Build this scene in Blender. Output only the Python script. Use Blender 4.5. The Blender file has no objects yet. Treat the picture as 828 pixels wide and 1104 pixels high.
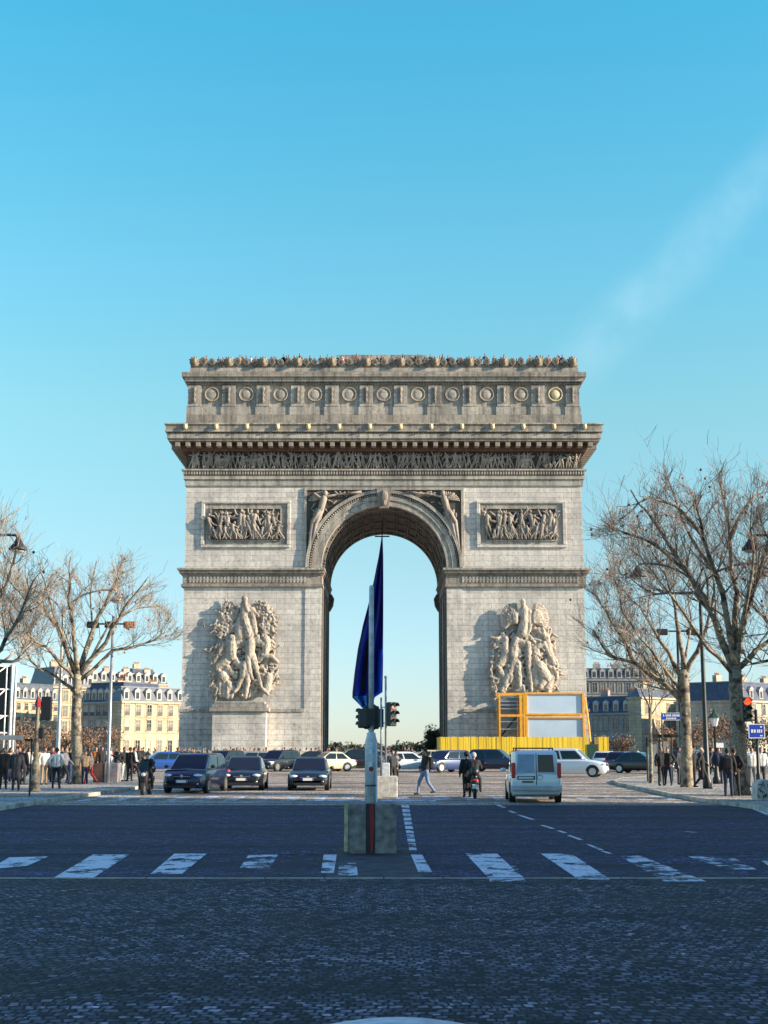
import bpy, math, random
from mathutils import Vector, Matrix
random.seed(7)
R = math.radians
PI = math.pi
scene = bpy.context.scene
COL = scene.collection
F = 1476.0; PITCH = R(9.65); CH = 2.0

# ---------- photograph to place: rays from the camera met with the ground or an upright plane
def ray(px, py):
    u = (px-414)/F; v = (552-py)/F
    return Vector((u, math.cos(PITCH)-v*math.sin(PITCH), math.sin(PITCH)+v*math.cos(PITCH)))
def G(px, py, z=0.0):
    d = ray(px, py); t = (z-CH)/d.z
    return Vector((d.x*t, d.y*t, z))
def P(px, py, Y):
    d = ray(px, py); t = Y/d.y
    return Vector((d.x*t, Y, CH+d.z*t))

# ---------- materials
def mat(name, col, rough=0.7, metal=0.0, var=0.12, vscale=3.0, bump=0.0, bscale=20.0, emit=None, spec=0.5, coat=0.0):
    m = bpy.data.materials.new(name); m.use_nodes = True
    nt = m.node_tree; b = nt.nodes['Principled BSDF']
    b.inputs['Roughness'].default_value = rough; b.inputs['Metallic'].default_value = metal
    b.inputs['Specular IOR Level'].default_value = spec
    b.inputs['Coat Weight'].default_value = coat
    c = (*col, 1)
    b.inputs['Base Color'].default_value = c
    tc = nt.nodes.new('ShaderNodeTexCoord')
    if var > 0:
        n = nt.nodes.new('ShaderNodeTexNoise'); n.inputs['Scale'].default_value = vscale; n.inputs['Detail'].default_value = 5
        nt.links.new(tc.outputs['Object'], n.inputs['Vector'])
        r = nt.nodes.new('ShaderNodeMapRange'); r.inputs[1].default_value = .3; r.inputs[2].default_value = .7
        r.inputs[3].default_value = 1-var*1.6; r.inputs[4].default_value = 1+var*1.6
        nt.links.new(n.outputs['Fac'], r.inputs[0])
        mx = nt.nodes.new('ShaderNodeVectorMath'); mx.operation = 'SCALE'; mx.inputs[0].default_value = col
        nt.links.new(r.outputs[0], mx.inputs['Scale']); nt.links.new(mx.outputs[0], b.inputs['Base Color'])
    if bump > 0:
        n2 = nt.nodes.new('ShaderNodeTexNoise'); n2.inputs['Scale'].default_value = bscale; n2.inputs['Detail'].default_value = 6
        nt.links.new(tc.outputs['Object'], n2.inputs['Vector'])
        bp = nt.nodes.new('ShaderNodeBump'); bp.inputs['Strength'].default_value = bump; bp.inputs['Distance'].default_value = .05
        nt.links.new(n2.outputs['Fac'], bp.inputs['Height']); nt.links.new(bp.outputs[0], b.inputs['Normal'])
    if emit:
        b.inputs['Emission Color'].default_value = (*emit[0], 1); b.inputs['Emission Strength'].default_value = emit[1]
    return m

def N(nt, t, **kw):
    n = nt.nodes.new(t)
    for k, v in kw.items(): setattr(n, k, v)
    return n
def ramp(nt, src, stops):
    r = nt.nodes.new('ShaderNodeValToRGB'); e = r.color_ramp.elements
    while len(e) > 1: e.remove(e[-1])
    e[0].position = stops[0][0]; e[0].color = (*stops[0][1], 1)
    for p, c in stops[1:]:
        x = e.new(p); x.color = (*c, 1)
    nt.links.new(src, r.inputs[0]); return r
def mulc(nt, a, b, fac=1.0, mode='MULTIPLY'):
    m = nt.nodes.new('ShaderNodeMix'); m.data_type = 'RGBA'; m.blend_type = mode
    m.inputs[0].default_value = fac
    nt.links.new(a, m.inputs[6]); nt.links.new(b, m.inputs[7]); return m.outputs[2]

def stone_mat(name, c1, c2, bw, bh, mortar, streak=0.35, bstr=.5, mcol=None):
    m = bpy.data.materials.new(name); m.use_nodes = True; nt = m.node_tree; L = nt.links
    b = nt.nodes['Principled BSDF']; b.inputs['Roughness'].default_value = .85; b.inputs['Specular IOR Level'].default_value = .25
    tc = N(nt, 'ShaderNodeTexCoord'); s = N(nt, 'ShaderNodeSeparateXYZ'); L.new(tc.outputs['Object'], s.inputs[0])
    a = N(nt, 'ShaderNodeMath', operation='ADD'); L.new(s.outputs[0], a.inputs[0]); L.new(s.outputs[1], a.inputs[1])
    c = N(nt, 'ShaderNodeCombineXYZ'); L.new(a.outputs[0], c.inputs[0]); L.new(s.outputs[2], c.inputs[1])
    br = N(nt, 'ShaderNodeTexBrick'); L.new(c.outputs[0], br.inputs['Vector'])
    br.inputs['Color1'].default_value = (*c1, 1); br.inputs['Color2'].default_value = (*c2, 1)
    br.inputs['Mortar'].default_value = (*(mcol or [v*.45 for v in c1]), 1)
    br.inputs['Scale'].default_value = 1; br.inputs['Brick Width'].default_value = bw; br.inputs['Row Height'].default_value = bh
    br.inputs['Mortar Size'].default_value = mortar; br.inputs['Mortar Smooth'].default_value = .3; br.offset_frequency = 2
    # soiling: broad clouds and vertical runs
    n1 = N(nt, 'ShaderNodeTexNoise'); n1.inputs['Scale'].default_value = .22; n1.inputs['Detail'].default_value = 8; n1.inputs['Roughness'].default_value = .65
    L.new(tc.outputs['Object'], n1.inputs['Vector'])
    r1 = ramp(nt, n1.outputs['Fac'], [(.3, (.62, .62, .65)), (.48, (.93, .92, .91)), (.7, (1.15, 1.13, 1.1))])
    mp = N(nt, 'ShaderNodeMapping'); mp.inputs['Scale'].default_value = (1.6, 1.6, .09); L.new(tc.outputs['Object'], mp.inputs[0])
    n2 = N(nt, 'ShaderNodeTexNoise'); n2.inputs['Scale'].default_value = 1; n2.inputs['Detail'].default_value = 7; n2.inputs['Roughness'].default_value = .7
    L.new(mp.outputs[0], n2.inputs['Vector'])
    lo = 1-streak
    r2 = ramp(nt, n2.outputs['Fac'], [(.36, (lo, lo, lo*1.02)), (.56, (1, 1, 1))])
    n3 = N(nt, 'ShaderNodeTexNoise'); n3.inputs['Scale'].default_value = 2.6; n3.inputs['Detail'].default_value = 9; n3.inputs['Roughness'].default_value = .75
    L.new(tc.outputs['Object'], n3.inputs['Vector'])
    r3 = ramp(nt, n3.outputs['Fac'], [(.30, (.38, .36, .34)), (.40, (.80, .79, .78)), (.50, (1, 1, 1)), (.7, (1.15, 1.13, 1.1))])
    o = mulc(nt, br.outputs['Color'], r1.outputs[0]); o = mulc(nt, o, r2.outputs[0]); o = mulc(nt, o, r3.outputs[0])
    L.new(o, b.inputs['Base Color'])
    ad = N(nt, 'ShaderNodeMath', operation='MULTIPLY_ADD'); L.new(br.outputs['Fac'], ad.inputs[0]); ad.inputs[1].default_value = -.8; L.new(n3.outputs['Fac'], ad.inputs[2])
    bp = N(nt, 'ShaderNodeBump'); bp.inputs['Strength'].default_value = bstr; bp.inputs['Distance'].default_value = .08
    L.new(ad.outputs[0], bp.inputs['Height']); L.new(bp.outputs[0], b.inputs['Normal'])
    return m

M = {}
M['stone'] = stone_mat('arch_stone', (.66, .62, .565), (.56, .52, .475), 1.9, .62, .022, .22, .5, (.25, .23, .21))
M['stone_dark'] = stone_mat('weathered_cornice_stone', (.37, .33, .28), (.29, .255, .215), 2.6, 3.0, .02, .5, .5)
M['stone_attic'] = stone_mat('attic_stone', (.46, .42, .365), (.37, .335, .29), 2.3, 1.3, .02, .5, .5)
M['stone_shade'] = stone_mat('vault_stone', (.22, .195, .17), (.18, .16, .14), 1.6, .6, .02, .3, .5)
M['relief'] = stone_mat('carved_stone', (.50, .425, .35), (.50, .425, .35), 9, 9, .0, .5, .7)
M['relief_dark'] = stone_mat('weathered_carved_stone', (.36, .31, .265), (.36, .31, .265), 9, 9, .0, .45, .7)
M['recess'] = stone_mat('shade_toned_recess_stone', (.095, .082, .07), (.09, .078, .066), 9, 9, .0, .4, .5)  # near black: shade of recesses and dentil bands put into the colour
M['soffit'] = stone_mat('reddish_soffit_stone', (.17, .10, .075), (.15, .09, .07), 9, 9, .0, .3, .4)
M['ochre'] = mat('faded_ochre_stone', (.33, .27, .17), .8, 0, .25, 5, .4, 10)
M['gold'] = mat('ochre_gleam_stone', (.60, .48, .27), .6, 0, .15, 6, .3, 12)
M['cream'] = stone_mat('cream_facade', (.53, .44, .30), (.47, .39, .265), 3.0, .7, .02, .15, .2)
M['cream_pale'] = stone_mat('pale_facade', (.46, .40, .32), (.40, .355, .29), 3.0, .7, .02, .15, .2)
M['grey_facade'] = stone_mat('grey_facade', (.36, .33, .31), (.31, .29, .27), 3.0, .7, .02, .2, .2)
M['plain_wall'] = mat('far_wall', (.5, .48, .43), .8, 0, .1, .6, .2, 2)
M['slate'] = mat('blue_slate', (.032, .04, .085), .45, 0, .25, 1.5, .3, 6)
M['zinc'] = mat('zinc_roof', (.11, .12, .14), .45, .3, .15, .8, .2, 4)
M['brickred'] = mat('chimney_pot', (.38, .15, .08), .8, 0, .2, 3, .2, 9)
M['glass'] = mat('window_glass', (.03, .04, .05), .08, 0, .1, 2)
M['curtain'] = mat('curtained_glass', (.16, .15, .13), .3, 0, .3, 1.5)
M['shutter_pale'] = mat('closed_pale_shutter', (.36, .33, .28), .7, 0, .1, 1)
M['glass_car'] = mat('car_glass', (.012, .015, .02), .04, 0, 0)
M['frame'] = mat('window_frame', (.40, .37, .32), .6)
M['shutter'] = mat('shutter_iron', (.04, .04, .045), .5)
M['black'] = mat('black_plastic', (.014, .014, .016), .45)
M['dark_metal'] = mat('dark_metal', (.03, .035, .035), .45, .4, .15)
M['grey_metal'] = mat('grey_metal', (.33, .34, .35), .4, .5, .12)
M['white_metal'] = mat('white_paint_metal', (.62, .62, .60), .45, 0, .18, 7, .15, 30)
M['tyre'] = mat('tyre_rubber', (.018, .018, .018), .8)
M['rim'] = mat('alloy_rim', (.45, .46, .48), .3, .8, .05)
M['concrete'] = mat('concrete', (.27, .235, .20), .9, 0, .3, 6, .6, 30)
M['concrete_pale'] = mat('pale_concrete', (.5, .46, .40), .9, 0, .2, 5, .4, 25)
M['bark'] = None
M['red'] = mat('red_paint', (.32, .012, .02), .5)
M['tail'] = mat('tail_light', (.6, .02, .015), .2, coat=.5)
M['lamp'] = mat('headlight_glass', (.75, .77, .8), .12, .3, 0)
M['plate'] = mat('number_plate', (.72, .72, .68), .5, 0, .05)
M['plate_blue'] = mat('plate_band', (.02, .06, .35), .5, 0, 0)
M['yellow_wood'] = None
M['orange'] = mat('orange_paint', (.76, .34, .03), .5, 0, .12, 2, .1, 12)
M['panel'] = mat('pale_blue_panel', (.46, .56, .66), .45, 0, .04, .6)
M['green_dark'] = mat('dark_green_paint', (.015, .05, .03), .5)
M['sign_blue'] = mat('sign_blue', (.02, .06, .42), .4, 0, .05)
M['sign_white'] = mat('sign_white', (.8, .8, .78), .5, 0, .03)
M['signal_red'] = mat('lit_red_signal', (.8, .05, .02), .3, emit=((1, .05, .01), 1.3), var=0)
M['signal_off'] = mat('unlit_lens', (.03, .05, .04), .2, var=0)
M['skin'] = mat('skin', (.33, .18, .13), .6, 0, .05)

def bark():
    m = bpy.data.materials.new('plane_bark'); m.use_nodes = True; nt = m.node_tree; L = nt.links
    b = nt.nodes['Principled BSDF']; b.inputs['Roughness'].default_value = .85
    tc = N(nt, 'ShaderNodeTexCoord'); v = N(nt, 'ShaderNodeTexVoronoi'); v.inputs['Scale'].default_value = 3.2
    n = N(nt, 'ShaderNodeTexNoise'); n.inputs['Scale'].default_value = 3; n.inputs['Detail'].default_value = 5
    L.new(tc.outputs['Object'], n.inputs['Vector'])
    mx = N(nt, 'ShaderNodeMix', data_type='RGBA'); mx.inputs[0].default_value = .35
    L.new(tc.outputs['Object'], mx.inputs[6]); L.new(n.outputs['Color'], mx.inputs[7]); L.new(mx.outputs[2], v.inputs['Vector'])
    r = ramp(nt, n.outputs['Fac'], [(.35, (.045, .035, .028)), (.44, (.12, .095, .07)), (.52, (.30, .25, .17)), (.60, (.13, .11, .08)), (.7, (.42, .36, .25))])
    L.new(r.outputs[0], b.inputs['Base Color'])
    bp = N(nt, 'ShaderNodeBump'); bp.inputs['Strength'].default_value = .5; L.new(n.outputs['Fac'], bp.inputs['Height']); L.new(bp.outputs[0], b.inputs['Normal'])
    return m
M['bark'] = bark()
M['twig'] = mat('twig_bark', (.19, .135, .10), .85, 0, .35, .8)
M['twig_pale'] = mat('pale_tan_twigs', (.27, .20, .14), .85, 0, .35, .8)
M['pod'] = mat('dry_seed_balls', (.25, .10, .045), .9, 0, .4, 1.0)
M['dryleaf'] = mat('dry_brown_foliage', (.19, .11, .065), .85, 0, .45, .8)
M['evergreen'] = mat('dark_evergreen', (.04, .055, .03), .85, 0, .4, .8)

def wood_yellow():
    m = bpy.data.materials.new('yellow_boards'); m.use_nodes = True; nt = m.node_tree; L = nt.links
    b = nt.nodes['Principled BSDF']; b.inputs['Roughness'].default_value = .6
    tc = N(nt, 'ShaderNodeTexCoord'); mp = N(nt, 'ShaderNodeMapping'); mp.inputs['Scale'].default_value = (4.2, 1, .12)
    L.new(tc.outputs['Object'], mp.inputs[0]); n = N(nt, 'ShaderNodeTexNoise'); n.inputs['Scale'].default_value = 1; n.inputs['Detail'].default_value = 3
    L.new(mp.outputs[0], n.inputs['Vector'])
    r = ramp(nt, n.outputs['Fac'], [(.3, (.45, .27, .02)), (.5, (.78, .50, .02)), (.7, (.9, .66, .05))])
    L.new(r.outputs[0], b.inputs['Base Color']); return m
M['yellow_wood'] = wood_yellow()

def setts(name, w, h, c1, c2, cm, bump=.7, tint=None, rough=(.55, .95), patch=1.0):
    m = bpy.data.materials.new(name); m.use_nodes = True; nt = m.node_tree; L = nt.links
    b = nt.nodes['Principled BSDF']; b.inputs['Specular IOR Level'].default_value = .28
    tc = N(nt, 'ShaderNodeTexCoord')
    nd = N(nt, 'ShaderNodeTexNoise'); nd.inputs['Scale'].default_value = 6; nd.inputs['Detail'].default_value = 3
    L.new(tc.outputs['Object'], nd.inputs['Vector'])
    sc = N(nt, 'ShaderNodeVectorMath', operation='SCALE'); sc.inputs['Scale'].default_value = .09; L.new(nd.outputs['Color'], sc.inputs[0])
    ad = N(nt, 'ShaderNodeVectorMath', operation='ADD'); L.new(tc.outputs['Object'], ad.inputs[0]); L.new(sc.outputs[0], ad.inputs[1])
    nl = N(nt, 'ShaderNodeTexNoise'); nl.inputs['Scale'].default_value = .5; nl.inputs['Detail'].default_value = 2
    L.new(tc.outputs['Object'], nl.inputs['Vector'])
    sl = N(nt, 'ShaderNodeVectorMath', operation='SCALE'); sl.inputs['Scale'].default_value = .5; L.new(nl.outputs['Color'], sl.inputs[0])
    a2 = N(nt, 'ShaderNodeVectorMath', operation='ADD'); L.new(ad.outputs[0], a2.inputs[0]); L.new(sl.outputs[0], a2.inputs[1])
    br = N(nt, 'ShaderNodeTexBrick'); L.new(a2.outputs[0], br.inputs['Vector'])
    br.inputs['Color1'].default_value = (*c1, 1); br.inputs['Color2'].default_value = (*c2, 1); br.inputs['Mortar'].default_value = (*cm, 1)
    br.inputs['Scale'].default_value = 1; br.inputs['Brick Width'].default_value = w; br.inputs['Row Height'].default_value = h
    br.inputs['Mortar Size'].default_value = .016; br.inputs['Mortar Smooth'].default_value = .5
    n1 = N(nt, 'ShaderNodeTexNoise'); n1.inputs['Scale'].default_value = .35; n1.inputs['Detail'].default_value = 9; n1.inputs['Roughness'].default_value = .7
    L.new(tc.outputs['Object'], n1.inputs['Vector'])
    r1 = ramp(nt, n1.outputs['Fac'], [(.3, (.3,)*3), (.42, (.75,)*3), (.56, (1.1,)*3), (.72, (1.9, 1.8, 1.7))])
    n2 = N(nt, 'ShaderNodeTexVoronoi'); n2.inputs['Scale'].default_value = 16; L.new(a2.outputs[0], n2.inputs['Vector'])
    r2 = ramp(nt, n2.outputs['Color'], [(.1, (.3,)*3), (.55, (.9,)*3), (.8, (1.6,)*3), (.95, (3.4, 3.1, 2.8))])
    mp = N(nt, 'ShaderNodeMapping'); mp.inputs['Scale'].default_value = (.05, .7, 1); L.new(tc.outputs['Object'], mp.inputs[0])
    n3 = N(nt, 'ShaderNodeTexNoise'); n3.inputs['Scale'].default_value = 1; n3.inputs['Detail'].default_value = 6; L.new(mp.outputs[0], n3.inputs['Vector'])
    r3 = ramp(nt, n3.outputs['Fac'], [(.35, (.5,)*3), (.5, (1,)*3), (.65, (1.4, 1.35, 1.3))])
    o = mulc(nt, br.outputs['Color'], r1.outputs[0], patch); o = mulc(nt, o, r2.outputs[0]); o = mulc(nt, o, r3.outputs[0])
    L.new(o, b.inputs['Base Color'])
    rr = N(nt, 'ShaderNodeMapRange'); rr.inputs[3].default_value = rough[0]; rr.inputs[4].default_value = rough[1]; L.new(n1.outputs['Fac'], rr.inputs[0]); L.new(rr.outputs[0], b.inputs['Roughness'])
    h2 = N(nt, 'ShaderNodeMath', operation='MULTIPLY_ADD'); L.new(br.outputs['Fac'], h2.inputs[0]); h2.inputs[1].default_value = -1.2; L.new(n2.outputs['Color'], h2.inputs[2])
    bp = N(nt, 'ShaderNodeBump'); bp.inputs['Strength'].default_value = bump; bp.inputs['Distance'].default_value = .02
    L.new(h2.outputs[0], bp.inputs['Height']); L.new(bp.outputs[0], b.inputs['Normal'])
    return m
M['setts'] = setts('granite_setts', .105, .12, (.18, .172, .205), (.012, .012, .016), (.003, .003, .004), 1.0)
M['asphalt'] = setts('worn_road_surface', .2, .13, (.066, .064, .130), (.018, .018, .038), (.006, .006, .010), .9)  # blue of the shade mixed into the base colour
M['ring'] = setts('sunlit_ring_setts', .3, .22, (.42, .35, .28), (.25, .21, .17), (.09, .075, .06), .8, rough=(.5, .8))  # sunlight put into the pale warm tone beyond the house's shadow
M['pavement'] = setts('pale_pavement', .6, .4, (.36, .33, .28), (.32, .29, .25), (.18, .16, .13), .3, rough=(.6, .9), patch=.5)
M['ground'] = mat('far_ground', (.38, .31, .25), .9, 0, .2, .05)
M['kerb'] = mat('granite_kerb', (.42, .36, .28), .8, 0, .3, 1.5, .3, 10)
M['refuge'] = mat('dark_refuge_asphalt', (.055, .045, .05), .8, 0, .35, 3, .4, 40)
def worn(name, lo, hi, col=(.72, .73, .74)):
    m = bpy.data.materials.new(name); m.use_nodes = True; nt = m.node_tree; L = nt.links
    b = nt.nodes['Principled BSDF']; b.inputs['Roughness'].default_value = .6
    tc = N(nt, 'ShaderNodeTexCoord'); n = N(nt, 'ShaderNodeTexNoise'); n.inputs['Scale'].default_value = 1.6; n.inputs['Detail'].default_value = 8; n.inputs['Roughness'].default_value = .75
    mp = N(nt, 'ShaderNodeMapping'); mp.inputs['Scale'].default_value = (1, .8, 1); L.new(tc.outputs['Object'], mp.inputs[0]); L.new(mp.outputs[0], n.inputs['Vector'])
    r = N(nt, 'ShaderNodeMapRange'); r.inputs[1].default_value = lo; r.inputs[2].default_value = hi; L.new(n.outputs['Fac'], r.inputs[0])
    L.new(r.outputs[0], b.inputs['Alpha'])
    n2 = N(nt, 'ShaderNodeTexNoise'); n2.inputs['Scale'].default_value = 12; L.new(tc.outputs['Object'], n2.inputs['Vector'])
    r2 = ramp(nt, n2.outputs['Fac'], [(.35, tuple(c*.75 for c in col)), (.55, col)]); L.new(r2.outputs[0], b.inputs['Base Color'])
    return m
M['paint'] = worn('worn_white_marking', .425, .48)
M['paint_worn'] = worn('very_worn_white_marking', .47, .56)

# ---------- mesh builder
class MB:
    def __init__(s): s.v = []; s.f = []; s.m = []; s.mi = 0
    def add(s, vs, fs):
        o = len(s.v); s.v += [tuple(v) for v in vs]; s.f += [tuple(i+o for i in f) for f in fs]; s.m += [s.mi]*len(fs)
    def box(s, x0, x1, y0, y1, z0, z1):
        s.add([(x0,y0,z0),(x1,y0,z0),(x1,y1,z0),(x0,y1,z0),(x0,y0,z1),(x1,y0,z1),(x1,y1,z1),(x0,y1,z1)],
              [(0,3,2,1),(4,5,6,7),(0,1,5,4),(1,2,6,5),(2,3,7,6),(3,0,4,7)])
    def tube(s, pts, rad, n=8, cap=True):
        pts = [Vector(p) for p in pts]
        if not isinstance(rad, (list, tuple)): rad = [rad]*len(pts)
        o = len(s.v); k = len(pts)
        up = Vector((0.123, .31, .94))
        for i, p in enumerate(pts):
            d = (pts[min(i+1, k-1)]-pts[max(i-1, 0)])
            if d.length < 1e-9: d = Vector((0, 0, 1))
            d.normalize()
            a = d.cross(up)
            if a.length < .05: a = d.cross(Vector((1, 0, 0)))
            a.normalize(); b = d.cross(a)
            for j in range(n):
                t = 2*PI*j/n
                q = p+a*(math.cos(t)*rad[i])+b*(math.sin(t)*rad[i]); s.v.append((q.x, q.y, q.z))
        for i in range(k-1):
            for j in range(n):
                s.f.append((o+i*n+j, o+i*n+(j+1) % n, o+(i+1)*n+(j+1) % n, o+(i+1)*n+j)); s.m.append(s.mi)
        if cap:
            s.f.append(tuple(o+j for j in range(n))[::-1]); s.m.append(s.mi)
            s.f.append(tuple(o+(k-1)*n+j for j in range(n))); s.m.append(s.mi)
    def capsule(s, p0, r0, p1, r1, n=8, rings=2):
        p0 = Vector(p0); p1 = Vector(p1); d = p1-p0
        if d.length < 1e-6: d = Vector((0, 0, 1e-4)); p1 = p0+d
        u = d.normalized(); pts = []; rr = []
        for i in range(rings, 0, -1):
            t = i/(rings+.35)*PI/2
            pts.append(p0-u*r0*math.sin(t)); rr.append(r0*math.cos(t))
        pts.append(p0); rr.append(r0); pts.append(p1); rr.append(r1)
        for i in range(1, rings+1):
            t = i/(rings+.35)*PI/2
            pts.append(p1+u*r1*math.sin(t)); rr.append(r1*math.cos(t))
        s.tube(pts, rr, n)
    def ell(s, c, rx, ry, rz, n=10, m=6):
        o = len(s.v); c = Vector(c)
        vs = []; fs = []
        for i in range(1, m):
            t = PI*i/m
            for j in range(n):
                a = 2*PI*j/n; vs.append((c.x+rx*math.sin(t)*math.cos(a), c.y+ry*math.sin(t)*math.sin(a), c.z+rz*math.cos(t)))
        vs.append((c.x, c.y, c.z+rz)); vs.append((c.x, c.y, c.z-rz)); T = len(vs)-2
        for i in range(m-2):
            for j in range(n): fs.append((i*n+j, (i+1)*n+j, (i+1)*n+(j+1) % n, i*n+(j+1) % n))
        for j in range(n):
            fs.append((T, j, (j+1) % n)); fs.append((T+1, (m-2)*n+(j+1) % n, (m-2)*n+j))
        s.add(vs, fs)
    def prism(s, poly, y0, y1):           # poly of (x,z), extruded along y
        n = len(poly)
        s.add([(x, y0, z) for x, z in poly]+[(x, y1, z) for x, z in poly],
              [tuple(range(n)), tuple(range(2*n-1, n-1, -1))]+[(i, i+n, (i+1) % n+n, (i+1) % n) for i in range(n)])
    def flat(s, poly, z):                 # horizontal sheet of (x,y)
        s.add([(x, y, z) for x, y in poly], [tuple(range(len(poly)))])
    def slab(s, poly, z0, z1):
        n = len(poly)
        s.add([(x, y, z0) for x, y in poly]+[(x, y, z1) for x, y in poly],
              [tuple(range(n))[::-1], tuple(range(n, 2*n))]+[(i, (i+1) % n, (i+1) % n+n, i+n) for i in range(n)])
    def lathe(s, prof, c=(0, 0), n=12):   # (r,z) pairs about z
        o = len(s.v)
        for r, z in prof:
            for j in range(n):
                a = 2*PI*j/n; s.v.append((c[0]+r*math.cos(a), c[1]+r*math.sin(a), z))
        for i in range(len(prof)-1):
            for j in range(n):
                s.f.append((o+i*n+j, o+i*n+(j+1) % n, o+(i+1)*n+(j+1) % n, o+(i+1)*n+j)); s.m.append(s.mi)
        s.f.append(tuple(o+j for j in range(n))[::-1]); s.m.append(s.mi)
        s.f.append(tuple(o+(len(prof)-1)*n+j for j in range(n))); s.m.append(s.mi)
    def disc_y(s, c, r, d, n=20):         # short cylinder facing -y
        x, y, z = c
        s.prism([(x+r*math.cos(2*PI*j/n), z+r*math.sin(2*PI*j/n)) for j in range(n)], y, y+d)
    def mesh(s, name, mats, smooth=False, fix=True):
        me = bpy.data.meshes.new(name); me.from_pydata(s.v, [], s.f)
        for m_ in (mats if isinstance(mats, (list, tuple)) else [mats]): me.materials.append(m_)
        if len(me.materials) > 1:
            for p, k in zip(me.polygons, s.m): p.material_index = k
        if fix:
            import bmesh
            bm = bmesh.new(); bm.from_mesh(me); bmesh.ops.recalc_face_normals(bm, faces=bm.faces); bm.to_mesh(me); bm.free()
        if smooth: me.polygons.foreach_set('use_smooth', [True]*len(me.polygons))
        me.update(); return me
def link(name, data, parent=None, loc=None):
    o = bpy.data.objects.new(name, data); COL.objects.link(o)
    if parent: o.parent = parent
    if loc is not None: o.location = loc
    return o
def part(name, mb, mats, parent=None, smooth=False, label=None, fix=True):
    o = link(name, mb.mesh(name, mats, smooth, fix), parent)
    if label: o['label'] = label
    return o
def tag(o, label=None, cat=None, group=None, kind=None):
    if label: o['label'] = label
    if cat: o['category'] = cat
    if group: o['group'] = group
    if kind: o['kind'] = kind
    return o
def thing(name, label, cat, loc=(0, 0, 0), rz=0, group=None):
    o = link(name, None, None, loc); o.rotation_euler = (0, 0, rz); return tag(o, label, cat, group)
def dup(root, loc, rz=0, label=None, group=None, scale=None):
    r = root.copy(); COL.objects.link(r); r.location = loc; r.rotation_euler = (0, 0, rz)
    if label: r['label'] = label
    if group: r['group'] = group
    if scale: r.scale = (scale,)*3
    for ch in list(root.children):
        c = ch.copy(); COL.objects.link(c); c.parent = r
        for g in list(ch.children):
            d = g.copy(); COL.objects.link(d); d.parent = c
    return r
def bevel(o, w, seg=2):
    m = o.modifiers.new('bevel', 'BEVEL'); m.width = w; m.segments = seg; m.limit_method = 'ANGLE'
_tmpcol = COL
def remeshed(mb, voxel, name, smooth=True, disp=None):
    me = mb.mesh(name+'_raw', M['stone']); o = bpy.data.objects.new(name+'_tmp', me); COL.objects.link(o)
    m = o.modifiers.new('r', 'REMESH'); m.mode = 'VOXEL'; m.voxel_size = voxel
    s_ = o.modifiers.new('s', 'SMOOTH'); s_.factor = .5; s_.iterations = 1
    for k, (strength, size) in enumerate(disp or []):
        t = bpy.data.textures.new(name+'_t%d' % k, 'CLOUDS'); t.noise_scale = size; t.noise_depth = 3
        d = o.modifiers.new('d', 'DISPLACE'); d.texture = t; d.strength = strength; d.texture_coords = 'LOCAL'; d.mid_level = .5
    dg = bpy.context.evaluated_depsgraph_get()
    res = bpy.data.meshes.new_from_object(o.evaluated_get(dg)); res.name = name
    res.polygons.foreach_set('use_smooth', [smooth]*len(res.polygons))
    bpy.data.objects.remove(o); bpy.data.meshes.remove(me)
    return res

# =====================================================================  WORLD, SUN, CAMERA
SUN_EL = R(19); SUN_AZ = R(-14)       # azimuth measured from +X, minus = towards the camera side
sd = Vector((math.cos(SUN_EL)*math.cos(SUN_AZ), math.cos(SUN_EL)*math.sin(SUN_AZ), math.sin(SUN_EL)))
w = bpy.data.worlds.new('World'); scene.world = w; w.use_nodes = True
nt = w.node_tree; bg = nt.nodes['Background']
sky = N(nt, 'ShaderNodeTexSky', sky_type='NISHITA'); sky.sun_disc = False; sky.sun_elevation = SUN_EL
sky.sun_rotation = math.atan2(sd.x, sd.y); sky.air_density = 1.0; sky.dust_density = .1; sky.ozone_density = 3.0
hs = N(nt, 'ShaderNodeHueSaturation'); hs.inputs['Hue'].default_value = .5; hs.inputs['Saturation'].default_value = 1.0; hs.inputs['Value'].default_value = 1.0
tcs = N(nt, 'ShaderNodeTexCoord'); sps = N(nt, 'ShaderNodeSeparateXYZ'); nt.links.new(tcs.outputs['Generated'], sps.inputs[0])
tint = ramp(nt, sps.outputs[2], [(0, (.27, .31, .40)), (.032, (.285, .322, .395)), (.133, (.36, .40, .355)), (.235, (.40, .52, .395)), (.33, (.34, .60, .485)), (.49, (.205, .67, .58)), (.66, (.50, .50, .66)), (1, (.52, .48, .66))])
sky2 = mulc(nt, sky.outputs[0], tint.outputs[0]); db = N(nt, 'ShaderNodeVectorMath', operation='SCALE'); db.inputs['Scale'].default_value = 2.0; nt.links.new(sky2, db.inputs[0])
nt.links.new(db.outputs[0], hs.inputs['Color'])
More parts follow.
